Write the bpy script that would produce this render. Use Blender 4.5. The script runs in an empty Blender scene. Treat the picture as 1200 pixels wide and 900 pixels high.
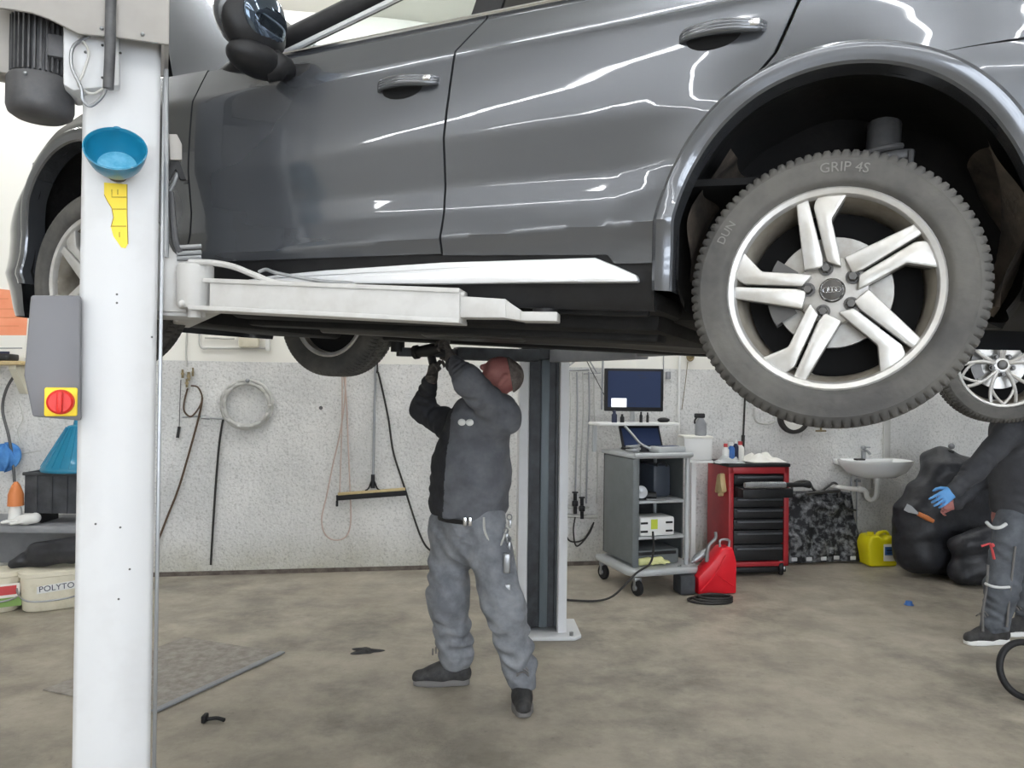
import bpy, bmesh, math, random
import numpy as np
from mathutils import Matrix, Vector
PI = math.pi
R_ = math.radians
SC = bpy.context.scene
COL = SC.collection

# ------------------------------------------------------------------ camera
CP, CR, FPX, CH = 0.00738648, 0.01201197, 900.0, 1.55
_F = Vector((0, math.cos(CP), math.sin(CP)))
_U = Vector((0, -math.sin(CP), math.cos(CP)))
_X = Vector((1, 0, 0))
CAM_R = math.cos(CR)*_X + math.sin(CR)*_U
CAM_U = -math.sin(CR)*_X + math.cos(CR)*_U
CAM_C = Vector((0, 0, CH))
cd = bpy.data.cameras.new('camera')
cd.sensor_width = 36.0
cd.lens = FPX/1200.0*36.0
cd.clip_start = 0.05
cam = bpy.data.objects.new('camera', cd)
COL.objects.link(cam)
cam.matrix_world = Matrix((
    (CAM_R.x, CAM_U.x, -_F.x, CAM_C.x),
    (CAM_R.y, CAM_U.y, -_F.y, CAM_C.y),
    (CAM_R.z, CAM_U.z, -_F.z, CAM_C.z),
    (0, 0, 0, 1)))
SC.camera = cam

# ------------------------------------------------------------------ world, exposure
SC.view_settings.view_transform = 'Standard'
SC.view_settings.look = 'None'
SC.view_settings.gamma = 1.0
SC.view_settings.use_curve_mapping = False
SC.view_settings.exposure = 0.34
TUBE_STRENGTH = 30.0
DAY_STRENGTH = 6.5
SKY_STRENGTH = 1.5
w = bpy.data.worlds.new('world')
SC.world = w
w.use_nodes = True
w.node_tree.nodes['Background'].inputs[0].default_value = (0.80, 0.90, 1.0, 1)
w.node_tree.nodes['Background'].inputs[1].default_value = SKY_STRENGTH

# ------------------------------------------------------------------ the far wall's frame: u along it, v into the room
WTH = math.atan(0.168)
W0 = Vector((0.474, 6.80, 0))
WU = Vector((math.cos(WTH), math.sin(WTH), 0))
WN = Vector((math.sin(WTH), -math.cos(WTH), 0))          # towards the room

def ray(px, py):
    return _F + CAM_R*((px-600)/FPX) - CAM_U*((py-450)/FPX)
def at(px, py, Y):
    d = ray(px, py); return CAM_C + d*(Y/d.y)
def flo(px, py, z=0.0):
    d = ray(px, py); return CAM_C + d*((z-CH)/d.z)
def wp(px, py, off=0.0):
    d = ray(px, py); t = ((W0 + WN*off - CAM_C).dot(WN))/d.dot(WN); return CAM_C + d*t
def uvz(u, v, z):
    return W0 + WU*u + WN*v + Vector((0, 0, z))
WALLM = Matrix.Translation(W0) @ Matrix.Rotation(WTH, 4, 'Z')   # local x = u, local -y = into the room
def wuz(px, py, off=0.0):
    p = wp(px, py, off) - W0
    return p.dot(WU), p.z

# the room: u from the left wall to the right one, v to the glazed doors behind the photographer
ROOM_U0, ROOM_U1, ROOM_V1, CEIL = -10.8, 5.6, 12.5, 4.7

# ------------------------------------------------------------------ mesh helpers
class MB:
    def __init__(s, M=None):
        s.v = []; s.f = []; s.m = []; s.M = M.copy() if M else Matrix(); s.mi = 0
    def add(s, vs, fs, mi=None):
        b = len(s.v)
        M = s.M
        s.v += [M @ Vector(p) for p in vs]
        s.f += [tuple(i+b for i in f) for f in fs]
        s.m += [s.mi if mi is None else mi]*len(fs)
        return s
    def addbm(s, bm, mi=None):
        bm.verts.index_update()
        s.add([v.co.copy() for v in bm.verts], [[v.index for v in f.verts] for f in bm.faces], mi)
        bm.free(); return s
    def box(s, c, size, rot=None, bev=0.0, seg=2, mi=None):
        bm = bmesh.new()
        bmesh.ops.create_cube(bm, size=1.0)
        for v in bm.verts:
            v.co = Vector((v.co.x*size[0], v.co.y*size[1], v.co.z*size[2]))
        if bev > 0:
            bev = min(bev, min(size)*0.49)
            bmesh.ops.bevel(bm, geom=bm.edges[:], offset=bev, segments=seg, profile=0.5, affect='EDGES')
        R = Matrix.Identity(3) if rot is None else rot
        for v in bm.verts:
            v.co = Vector(c) + R @ v.co
        return s.addbm(bm, mi)
    def beam(s, p0, p1, wd, ht, bev=0.0, up=(0, 0, 1), mi=None):
        p0 = Vector(p0); p1 = Vector(p1); x = (p1-p0); L = x.length; x.normalize()
        y = Vector(up).cross(x).normalized(); z = x.cross(y)
        R = Matrix((x, y, z)).transposed()
        return s.box((p0+p1)/2, (L, wd, ht), R, bev, mi=mi)
    def tube(s, pts, r, n=10, closed=False, cap=True, mi=None):
        pts = [Vector(p) for p in pts]; N = len(pts)
        rs = r if isinstance(r, (list, tuple)) else [r]*N
        T = []
        for i in range(N):
            a = pts[(i-1) % N] if (closed or i > 0) else pts[i]
            b = pts[(i+1) % N] if (closed or i < N-1) else pts[i]
            t = b-a
            T.append(t.normalized() if t.length > 1e-9 else Vector((0, 0, 1)))
        ref = Vector((0, 0, 1)) if abs(T[0].z) < 0.9 else Vector((1, 0, 0))
        nx = ref.cross(T[0]).normalized()
        vs = []; fs = []
        for i in range(N):
            nx = (nx - T[i]*nx.dot(T[i])).normalized(); ny = T[i].cross(nx)
            for k in range(n):
                a = 2*PI*k/n
                vs.append(pts[i] + (nx*math.cos(a)+ny*math.sin(a))*rs[i])
        m = N if closed else N-1
        for i in range(m):
            j = (i+1) % N
            for k in range(n):
                q = (k+1) % n
                fs.append((i*n+k, i*n+q, j*n+q, j*n+k))
        if cap and not closed:
            fs.append(tuple(range(n-1, -1, -1))); fs.append(tuple((N-1)*n+k for k in range(n)))
        return s.add(vs, fs, mi)
    def cyl(s, p0, p1, r, n=24, mi=None):
        rr = [r, r] if not isinstance(r, (list, tuple)) else list(r)
        return s.tube([p0, p1], rr, n, mi=mi)
    def lathe(s, prof, o=(0, 0, 0), ax=(0, 0, 1), n=32, mi=None, closed=False, a0=0.0, a1=2*PI):
        """prof: (radius, height along ax); turned about ax through o"""
        o = Vector(o); ax = Vector(ax).normalized()
        ref = Vector((0, 0, 1)) if abs(ax.z) < 0.9 else Vector((1, 0, 0))
        x = ref.cross(ax).normalized(); y = ax.cross(x)
        full = abs(a1-a0-2*PI) < 1e-6
        vs = []; fs = []; P = len(prof); nn = n if full else n+1
        for k in range(nn):
            a = a0+(a1-a0)*k/n
            d = x*math.cos(a)+y*math.sin(a)
            for (r, h) in prof:
                vs.append(o+d*r+ax*h)
        for k in range(n):
            q = (k+1) % nn
            for i in range(P if closed else P-1):
                j = (i+1) % P
                fs.append((k*P+i, q*P+i, q*P+j, k*P+j))
        return s.add(vs, fs, mi)
    def prism(s, pts, o, ux, uy, t, bev=0.0, seg=2, mi=None):
        """outline pts (a, b) in the plane o + a ux + b uy, thickness t along ux x uy"""
        o = Vector(o); ux = Vector(ux); uy = Vector(uy); n = ux.cross(uy).normalized()
        bm = bmesh.new()
        lo = [bm.verts.new(o+ux*a+uy*b) for a, b in pts]
        hi = [bm.verts.new(o+ux*a+uy*b+n*t) for a, b in pts]
        N = len(pts)
        bm.faces.new(lo[::-1]); bm.faces.new(hi)
        for i in range(N):
            j = (i+1) % N
            bm.faces.new((lo[i], lo[j], hi[j], hi[i]))
        bmesh.ops.recalc_face_normals(bm, faces=bm.faces[:])
        if bev > 0:
            ed = [e for e in bm.edges if len(e.link_faces) == 2 and e.calc_face_angle(0) > 0.4]
            bmesh.ops.bevel(bm, geom=ed, offset=bev, segments=seg, profile=0.5, affect='EDGES')
        return s.addbm(bm, mi)
    def ball(s, c, r, n=12, mi=None, rot=None):
        rr = (r, r, r) if not isinstance(r, (list, tuple)) else r
        R = Matrix.Identity(3) if rot is None else rot
        bm = bmesh.new()
        bmesh.ops.create_uvsphere(bm, u_segments=n*2, v_segments=n, radius=1.0)
        for v in bm.verts:
            v.co = Vector(c)+R @ Vector((v.co.x*rr[0], v.co.y*rr[1], v.co.z*rr[2]))
        return s.addbm(bm, mi)
    def grid(s, fn, nu, nv, mi=None, flip=False, cu=False):
        vs = [fn(i/nu, j/nv) for i in range(nu+1) for j in range(nv+1)]
        fs = []
        for i in range(nu):
            for j in range(nv):
                a = i*(nv+1)+j; b = (i+1)*(nv+1)+j
                q = (a, b, b+1, a+1)
                fs.append(q[::-1] if flip else q)
        return s.add(vs, fs, mi)
    def text(s, txt, size, o, ux, uy, ext=0.001, mi=None, align='CENTER', warp=None):
        cu = bpy.data.curves.new('txt', 'FONT'); cu.body = txt; cu.size = size
        cu.align_x = align; cu.align_y = 'CENTER'; cu.extrude = ext; cu.resolution_u = 3
        ob = bpy.data.objects.new('txt', cu)
        me = ob.to_mesh()
        o = Vector(o); ux = Vector(ux); uy = Vector(uy); un = ux.cross(uy)
        if warp:
            vs = [warp(v.co) for v in me.vertices]
        else:
            vs = [o+ux*v.co.x+uy*v.co.y+un*v.co.z for v in me.vertices]
        fs = [tuple(p.vertices) for p in me.polygons]
        s.add(vs, fs, mi)
        ob.to_mesh_clear(); bpy.data.objects.remove(ob); bpy.data.curves.remove(cu)
        return s

PM = {}            # world matrix of every object made here
def tag(o, label=None, cat=None, group=None, kind=None):
    if label: o['label'] = label
    if cat: o['category'] = cat
    if group: o['group'] = group
    if kind: o['kind'] = kind
    return o
def thing(name, label, cat, loc=(0, 0, 0), rotz=0.0, group=None, M=None):
    o = bpy.data.objects.new(name, None); COL.objects.link(o)
    o.empty_display_size = 0.1
    MM = M if M is not None else Matrix.Translation(Vector(loc)) @ Matrix.Rotation(rotz, 4, 'Z')
    o.matrix_world = MM; PM[o] = MM
    return tag(o, label, cat, group)
def obj(name, mb, mats, parent=None, sharp=40, loc=None, label=None, solid=None, subd=0):
    """link a mesh given in world coordinates (moved into the parent's frame)"""
    M = PM[parent] if parent is not None else Matrix.Translation(Vector(loc) if loc is not None else Vector((0, 0, 0)))
    I = M.inverted()
    me = bpy.data.meshes.new(name)
    me.from_pydata([I @ v for v in mb.v], [], mb.f)
    mats = mats if isinstance(mats, (list, tuple)) else [mats]
    for m in mats: me.materials.append(m)
    me.polygons.foreach_set('material_index', mb.m)
    bm = bmesh.new(); bm.from_mesh(me)
    bmesh.ops.recalc_face_normals(bm, faces=bm.faces[:])
    bm.to_mesh(me); bm.free()
    if sharp:
        me.polygons.foreach_set('use_smooth', [True]*len(me.polygons))
        me.set_sharp_from_angle(angle=R_(sharp))
    me.update()
    o = bpy.data.objects.new(name, me); COL.objects.link(o)
    if parent is not None:
        o.parent = parent; PM[o] = M
    else:
        o.matrix_world = M; PM[o] = M
    if solid:
        md = o.modifiers.new('s', 'SOLIDIFY'); md.thickness = solid; md.offset = 0
    if subd:
        md = o.modifiers.new('d', 'SUBSURF'); md.levels = subd; md.render_levels = subd
    if label: o['label'] = label
    return o
def solo(name, mb, mats, label, cat, group=None, loc=None, sharp=40, **k):
    if loc is None:
        xs = [v.x for v in mb.v]; ys = [v.y for v in mb.v]; zs = [v.z for v in mb.v]
        loc = ((min(xs)+max(xs))/2, (min(ys)+max(ys))/2, min(zs))
    return tag(obj(name, mb, mats, None, sharp, loc, **k), label, cat, group)
def struct(name, mb, mats, sharp=30, **k):
    return tag(obj(name, mb, mats, None, sharp, **k), kind='structure')
def copy_tree(o, parent=None):
    c = o.copy(); COL.objects.link(c)
    if parent is not None: c.parent = parent
    for ch in list(o.children): copy_tree(ch, c)
    return c
def smooth_path(pts, n=8, closed=False):
    P = [Vector(p) for p in pts]; N = len(P); out = []
    rng = N if closed else N-1
    for i in range(rng):
        p0 = P[(i-1) % N] if (closed or i > 0) else P[i]
        p1 = P[i]; p2 = P[(i+1) % N]
        p3 = P[(i+2) % N] if (closed or i < N-2) else p2
        for k in range(n):
            t = k/n
            out.append(0.5*((2*p1)+(p2-p0)*t+(2*p0-5*p1+4*p2-p3)*t*t+(3*p1-p0-3*p2+p3)*t**3))
    if not closed: out.append(P[-1])
    return out

# ------------------------------------------------------------------ materials
def lin(c):
    r = []
    for x in c[:3]:
        x = x/255.0
        r.append(x/12.92 if x <= 0.04045 else ((x+0.055)/1.055)**2.4)
    return (*r, 1.0)
def mat(name, c, rough=0.5, metal=0.0, c2=None, scale=8.0, bump=0.0, bscale=None, coat=0.0, spec=0.5, detail=4.0, lo=0.35, hi=0.65, emit=0.0, trans=0.0, ior=1.45, coatr=0.05, sub=0.0):
    m = bpy.data.materials.new(name); m.use_nodes = True
    nt = m.node_tree; b = nt.nodes['Principled BSDF']
    b.inputs['Base Color'].default_value = lin(c)
    b.inputs['Roughness'].default_value = rough
    b.inputs['Metallic'].default_value = metal
    b.inputs['Specular IOR Level'].default_value = spec
    b.inputs['Coat Weight'].default_value = coat
    b.inputs['Coat Roughness'].default_value = coatr
    b.inputs['Transmission Weight'].default_value = trans
    b.inputs['IOR'].default_value = ior
    if emit:
        b.inputs['Emission Color'].default_value = lin(c)
        b.inputs['Emission Strength'].default_value = emit
    if c2 is not None or bump:
        tc = nt.nodes.new('ShaderNodeTexCoord')
    if c2 is not None:
        nz = nt.nodes.new('ShaderNodeTexNoise'); nz.inputs['Scale'].default_value = scale; nz.inputs['Detail'].default_value = detail
        nz.inputs['Roughness'].default_value = 0.65
        rp = nt.nodes.new('ShaderNodeValToRGB')
        rp.color_ramp.elements[0].position = lo; rp.color_ramp.elements[0].color = lin(c)
        rp.color_ramp.elements[1].position = hi; rp.color_ramp.elements[1].color = lin(c2)
        nt.links.new(tc.outputs['Object'], nz.inputs['Vector'])
        nt.links.new(nz.outputs['Fac'], rp.inputs['Fac'])
        nt.links.new(rp.outputs['Color'], b.inputs['Base Color'])
    if bump:
        n2 = nt.nodes.new('ShaderNodeTexNoise'); n2.inputs['Scale'].default_value = bscale or scale*3; n2.inputs['Detail'].default_value = 3.0
        bp = nt.nodes.new('ShaderNodeBump'); bp.inputs['Strength'].default_value = bump; bp.inputs['Distance'].default_value = 0.01
        nt.links.new(tc.outputs['Object'], n2.inputs['Vector'])
        nt.links.new(n2.outputs['Fac'], bp.inputs['Height'])
        nt.links.new(bp.outputs['Normal'], b.inputs['Normal'])
    return m

M = {}
M['ceiling'] = mat('ceiling_paint', (214, 212, 204), 0.9)
M['white_wall'] = mat('white_wall_paint', (232, 230, 224), 0.85, c2=(222, 220, 213), scale=3)
M['paint'] = mat('car_paint', (98, 101, 106), 0.26, 0.6, coat=1.0, coatr=0.02, spec=0.5)
M['black_plastic'] = mat('black_plastic', (18, 18, 20), 0.5, c2=(27, 27, 29), scale=20)
M['liner'] = mat('wheel_liner', (12, 12, 13), 0.9, c2=(22, 20, 19), scale=9, bump=0.3)
M['dirt_liner'] = mat('dirty_liner', (40, 37, 34), 0.95, c2=(92, 82, 72), scale=5, bump=0.5, bscale=30)
M['underbody'] = mat('underbody', (13, 13, 14), 0.75, c2=(27, 26, 26), scale=12, bump=0.2)
M['gap'] = mat('dark_gap', (10, 10, 11), 0.9)  # near black for the light block, dust shields and painted recess shade
M['chrome'] = mat('chrome', (225, 226, 228), 0.16, 1.0)
M['satin'] = mat('satin_silver', (235, 236, 238), 0.30, 0.35, coat=0.3)
M['glass'] = mat('clear_glass', (225, 232, 230), 0.0, trans=1.0, ior=1.02, spec=0.6)
M['dark_glass'] = mat('privacy_glass', (14, 15, 17), 0.04, coat=1.0)
M['hub'] = mat('hub_alloy', (182, 180, 176), 0.4, 0.45, c2=(160, 156, 150), scale=16)
M['rim'] = mat('alloy_rim', (206, 206, 205), 0.32, 0.45, c2=(188, 185, 179), scale=9)
M['rim_barrel'] = mat('dusty_barrel', (170, 164, 152), 0.5, 0.35, c2=(128, 120, 108), scale=7)
M['rim_dark'] = mat('rim_pocket', (70, 69, 68), 0.5, 0.4, c2=(100, 96, 90), scale=10)
M['tyre'] = mat('tyre_rubber', (72, 71, 70), 0.75, c2=(96, 94, 90), scale=6, bump=0.15, bscale=60)
M['tyre_text'] = mat('tyre_lettering', (128, 126, 123), 0.8)
M['disc'] = mat('brake_disc', (176, 176, 174), 0.35, 0.8, c2=(150, 146, 140), scale=12)
M['bolt'] = mat('bolt_steel', (92, 91, 90), 0.4, 0.7)
M['lift'] = mat('lift_paint', (214, 215, 216), 0.45, c2=(206, 206, 206), scale=4, lo=0.5, hi=0.75)
M['lift_arm'] = mat('arm_paint', (196, 195, 192), 0.5, c2=(176, 173, 168), scale=7, lo=0.45, hi=0.8)
M['lift_dark'] = mat('lift_channel', (34, 35, 38), 0.5, c2=(56, 60, 64), scale=10)
M['hood_grey'] = mat('cover_grey', (164, 160, 154), 0.5, c2=(154, 150, 144), scale=4)
M['motor'] = mat('motor_grey', (92, 92, 93), 0.5, 0.2, c2=(76, 76, 78), scale=15)
M['box_grey'] = mat('control_grey', (116, 116, 120), 0.45)
M['yellow'] = mat('sign_yellow', (246, 216, 58), 0.45)
M['red'] = mat('switch_red', (222, 48, 40), 0.4)
M['blue_bowl'] = mat('blue_plastic', (22, 122, 156), 0.35, coat=0.3)
M['blue_bowl_in'] = mat('blue_plastic_pale', (62, 150, 184), 0.5, c2=(108, 178, 206), scale=25)  # paler, mottled blue on the bowl's inner bottom
M['white_plastic'] = mat('white_plastic', (232, 232, 229), 0.4)
M['ceramic'] = mat('ceramic', (240, 241, 240), 0.12, coat=0.6)
M['rope_pink'] = mat('pale_cable', (198, 178, 168), 0.7)
M['hose_dark'] = mat('dark_hose', (44, 42, 40), 0.55)
M['hose_brown'] = mat('brown_hose', (84, 66, 50), 0.6)
M['hose_white'] = mat('pale_hose', (188, 187, 182), 0.45)
M['steel'] = mat('steel', (160, 162, 164), 0.35, 0.7)
M['brass'] = mat('brass_fitting', (136, 122, 92), 0.4, 0.7)
M['wood'] = mat('pale_wood', (206, 186, 140), 0.6, c2=(188, 164, 118), scale=12)
M['trolley'] = mat('trolley_grey', (112, 117, 118), 0.45, c2=(102, 107, 108), scale=5)
M['trolley_light'] = mat('trolley_frame', (186, 189, 190), 0.4, 0.2)
M['screen'] = mat('screen_blue', (46, 58, 88), 0.4, spec=0.15, emit=0.10)
M['screen_white'] = mat('screen_window', (240, 243, 246), 0.3, emit=0.7)
M['cart_red'] = mat('cart_red', (178, 46, 52), 0.4, c2=(160, 40, 46), scale=6)
M['can_red'] = mat('can_red', (226, 28, 44), 0.35)
M['can_yellow'] = mat('can_yellow', (234, 222, 26), 0.4)
M['label_blue'] = mat('label_blue', (64, 110, 176), 0.4)
M['orange'] = mat('poster_orange', (248, 164, 126), 0.6, c2=(244, 152, 112), scale=5)
M['paper'] = mat('paper', (240, 238, 230), 0.7)
M['ink'] = mat('ink', (40, 46, 70), 0.6)
M['skin'] = mat('skin', (178, 122, 114), 0.55, c2=(160, 96, 92), scale=14, lo=0.3, hi=0.7)
M['hair'] = mat('grey_hair', (86, 78, 74), 0.8, c2=(122, 114, 108), scale=40, bump=0.5, bscale=120)
M['jacket'] = mat('work_jacket', (112, 114, 119), 0.85, c2=(88, 90, 95), scale=6, bump=0.25, bscale=45)
M['jacket_dark'] = mat('jacket_dark', (34, 35, 39), 0.85, c2=(46, 47, 51), scale=10, bump=0.25, bscale=45)  # dark open front; shade there and on far arm put into colour
M['trousers'] = mat('work_trousers', (142, 145, 150), 0.88, c2=(108, 111, 117), scale=7, bump=0.3, bscale=40)
M['trousers_dark'] = mat('trousers_grey', (104, 108, 114), 0.88, c2=(76, 80, 86), scale=7, bump=0.3, bscale=40)
M['black_cloth'] = mat('black_cloth', (56, 57, 61), 0.85, c2=(70, 71, 75), scale=6, bump=0.3, bscale=40)
M['glove_black'] = mat('dark_glove', (58, 55, 53), 0.8, c2=(92, 86, 82), scale=40)
M['glove_blue'] = mat('nitrile_glove', (92, 150, 206), 0.5)
M['shoe'] = mat('shoe_black', (40, 40, 42), 0.6, c2=(64, 63, 62), scale=25)
M['sole_grey'] = mat('sole_grey', (112, 110, 108), 0.7)
M['sole_white'] = mat('sole_white', (226, 226, 224), 0.6)
M['reflective'] = mat('reflective_tape', (212, 214, 214), 0.35)
M['bag'] = mat('black_sack', (38, 39, 43), 0.42, c2=(54, 55, 60), scale=8, bump=0.6, bscale=16)
M['crate'] = mat('dark_crate', (58, 60, 64), 0.7, c2=(76, 78, 82), scale=9)
M['bench'] = mat('bench_grey', (134, 136, 140), 0.6, c2=(150, 151, 154), scale=5)
M['rag_blue'] = mat('rag_blue', (92, 152, 214), 0.9, c2=(66, 122, 190), scale=15)
M['cap_orange'] = mat('cap_orange', (216, 132, 78), 0.5)
M['cream'] = mat('bucket_cream', (226, 220, 200), 0.5, c2=(206, 198, 172), scale=10, lo=0.5, hi=0.8)
M['green'] = mat('label_green', (136, 170, 96), 0.6)
M['label_red'] = mat('label_red', (200, 76, 78), 0.6)
M['plate'] = mat('floor_plate', (162, 157, 150), 0.7, 0.0, c2=(134, 127, 118), scale=18, bump=0.5, bscale=60)
M['lime'] = mat('lime_tag', (196, 208, 70), 0.5)
M['tube'] = mat('lamp_diffuser', (250, 252, 255), 0.5, emit=TUBE_STRENGTH)
M['window_day'] = mat('window_sky', (236, 244, 255), 0.5, emit=DAY_STRENGTH)
M['headliner'] = mat('headliner', (228, 224, 212), 0.9)
M['seat'] = mat('seat_fabric', (196, 192, 184), 0.8)
M['rubber'] = mat('black_rubber', (26, 26, 28), 0.6)

def wall_mat():
    m = bpy.data.materials.new('two_tone_wall'); m.use_nodes = True
    nt = m.node_tree; b = nt.nodes['Principled BSDF']; L = nt.links.new
    b.inputs['Roughness'].default_value = 0.8
    g = nt.nodes.new('ShaderNodeNewGeometry'); sp = nt.nodes.new('ShaderNodeSeparateXYZ'); L(g.outputs['Position'], sp.inputs[0])
    mp = nt.nodes.new('ShaderNodeMath'); mp.operation = 'LESS_THAN'; mp.inputs[1].default_value = 1.755; L(sp.outputs['Z'], mp.inputs[0])
    n1 = nt.nodes.new('ShaderNodeTexNoise'); n1.inputs['Scale'].default_value = 2.2; n1.inputs['Detail'].default_value = 6; L(g.outputs['Position'], n1.inputs['Vector'])
    r1 = nt.nodes.new('ShaderNodeValToRGB'); e = r1.color_ramp.elements
    e[0].position = 0.3; e[0].color = lin((206, 206, 204)); e[1].position = 0.7; e[1].color = lin((230, 229, 226)); L(n1.outputs['Fac'], r1.inputs[0])
    # dirty yellowish-grey band low on the wall
    n3 = nt.nodes.new('ShaderNodeTexNoise'); n3.inputs['Scale'].default_value = 5; n3.inputs['Detail'].default_value = 6; L(g.outputs['Position'], n3.inputs['Vector'])
    mr = nt.nodes.new('ShaderNodeMapRange'); mr.inputs[1].default_value = 0.35; mr.inputs[2].default_value = 0.0; mr.inputs[3].default_value = 0.0; mr.inputs[4].default_value = 1.0; L(sp.outputs['Z'], mr.inputs[0])
    mm = nt.nodes.new('ShaderNodeMath'); mm.operation = 'MULTIPLY'; L(mr.outputs[0], mm.inputs[0]); L(n3.outputs['Fac'], mm.inputs[1])
    mx0 = nt.nodes.new('ShaderNodeMixRGB'); mx0.inputs[2].default_value = lin((170, 166, 140)); L(mm.outputs[0], mx0.inputs[0]); L(r1.outputs[0], mx0.inputs[1])
    mx = nt.nodes.new('ShaderNodeMixRGB'); mx.inputs[1].default_value = lin((240, 238, 230)); L(mp.outputs[0], mx.inputs[0]); L(mx0.outputs[0], mx.inputs[2])
    # speckle
    n4 = nt.nodes.new('ShaderNodeTexNoise'); n4.inputs['Scale'].default_value = 60; n4.inputs['Detail'].default_value = 2; L(g.outputs['Position'], n4.inputs['Vector'])
    r4 = nt.nodes.new('ShaderNodeValToRGB'); e = r4.color_ramp.elements; e[0].position = 0.30; e[0].color = (0.74, 0.74, 0.73, 1); e[1].position = 0.48; e[1].color = (1, 1, 1, 1); L(n4.outputs['Fac'], r4.inputs[0])
    mf = nt.nodes.new('ShaderNodeMixRGB'); mf.blend_type = 'MULTIPLY'; L(mp.outputs[0], mf.inputs[0]); L(mx.outputs[0], mf.inputs[1]); L(r4.outputs[0], mf.inputs[2])
    L(mf.outputs[0], b.inputs['Base Color'])
    n2 = nt.nodes.new('ShaderNodeTexNoise'); n2.inputs['Scale'].default_value = 38; n2.inputs['Detail'].default_value = 4; L(g.outputs['Position'], n2.inputs['Vector'])
    mh = nt.nodes.new('ShaderNodeMath'); mh.operation = 'MULTIPLY'; L(n2.outputs['Fac'], mh.inputs[0]); L(mp.outputs[0], mh.inputs[1])
    bp = nt.nodes.new('ShaderNodeBump'); bp.inputs['Strength'].default_value = 0.8; bp.inputs['Distance'].default_value = 0.012; L(mh.outputs[0], bp.inputs['Height']); L(bp.outputs[0], b.inputs['Normal'])
    return m
def floor_mat():
    m = bpy.data.materials.new('garage_concrete'); m.use_nodes = True
    nt = m.node_tree; b = nt.nodes['Principled BSDF']; L = nt.links.new
    g = nt.nodes.new('ShaderNodeNewGeometry')
    def noise(sc, det, rough=0.6):
        n = nt.nodes.new('ShaderNodeTexNoise'); n.inputs['Scale'].default_value = sc; n.inputs['Detail'].default_value = det; n.inputs['Roughness'].default_value = rough; L(g.outputs['Position'], n.inputs['Vector']); return n
    def ramp(src, p0, c0, p1, c1):
        r = nt.nodes.new('ShaderNodeValToRGB'); e = r.color_ramp.elements; e[0].position = p0; e[0].color = c0; e[1].position = p1; e[1].color = c1; L(src, r.inputs[0]); return r
    a = ramp(noise(0.9, 7).outputs['Fac'], 0.38, lin((124, 118, 108)), 0.62, lin((160, 152, 137)))
    c = ramp(noise(2.6, 8, 0.7).outputs['Fac'], 0.40, (0, 0, 0, 1), 0.72, (1, 1, 1, 1))
    m1 = nt.nodes.new('ShaderNodeMixRGB'); m1.inputs[2].default_value = lin((182, 174, 158)); L(c.outputs[0], m1.inputs[0]); L(a.outputs[0], m1.inputs[1])
    d = ramp(noise(6, 6, 0.7).outputs['Fac'], 0.24, (0.72, 0.71, 0.69, 1), 0.5, (1, 1, 1, 1))
    m2 = nt.nodes.new('ShaderNodeMixRGB'); m2.blend_type = 'MULTIPLY'; m2.inputs[0].default_value = 1; L(m1.outputs[0], m2.inputs[1]); L(d.outputs[0], m2.inputs[2])
    s = ramp(noise(24, 4, 0.7).outputs['Fac'], 0.27, (0.7, 0.69, 0.67, 1), 0.37, (1, 1, 1, 1))
    m3 = nt.nodes.new('ShaderNodeMixRGB'); m3.blend_type = 'MULTIPLY'; m3.inputs[0].default_value = 0.7; L(m2.outputs[0], m3.inputs[1]); L(s.outputs[0], m3.inputs[2])
    L(m3.outputs[0], b.inputs['Base Color'])
    rr = ramp(noise(3, 5).outputs['Fac'], 0.3, (0.38, 0.38, 0.38, 1), 0.7, (0.62, 0.62, 0.62, 1)); L(rr.outputs[0], b.inputs['Roughness'])
    bp = nt.nodes.new('ShaderNodeBump'); bp.inputs['Strength'].default_value = 0.2; bp.inputs['Distance'].default_value = 0.01; L(noise(30, 5).outputs['Fac'], bp.inputs['Height']); L(bp.outputs[0], b.inputs['Normal'])
    return m
M['wall'] = wall_mat(); M['floor'] = floor_mat()

# ------------------------------------------------------------------ the room
def room_box(u0, u1, v0, v1, z0, z1):
    mb = MB(WALLM)
    mb.box(((u0+u1)/2, -(v0+v1)/2, (z0+z1)/2), (u1-u0, abs(v1-v0), z1-z0))
    return mb
struct('floor', room_box(ROOM_U0-.15, ROOM_U1+.15, -.15, ROOM_V1+.15, -.12, 0), M['floor'])
struct('ceiling', room_box(ROOM_U0-.15, ROOM_U1+.15, -.15, ROOM_V1+.15, CEIL, CEIL+.12), M['ceiling'])
struct('wall_back', room_box(ROOM_U0-.15, ROOM_U1+.15, -.15, 0, 0, CEIL), M['wall'])
struct('wall_left', room_box(ROOM_U0-.15, ROOM_U0, 0, ROOM_V1, 0, CEIL), M['white_wall'])
struct('wall_right', room_box(ROOM_U1, ROOM_U1+.15, 0, ROOM_V1, 0, CEIL), mat('side_wall_grey', (150, 152, 154), 0.85, c2=(138, 140, 142), scale=3))
struct('wall_front', room_box(ROOM_U0-.15, ROOM_U1+.15, ROOM_V1, ROOM_V1+.15, 0, CEIL), M['white_wall'])
struct('baseboard_back', room_box(ROOM_U0, ROOM_U1, 0, 0.012, 0, 0.035), mat('wall_foot', (120, 112, 104), 0.9, c2=(84, 76, 70), scale=12))
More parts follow.
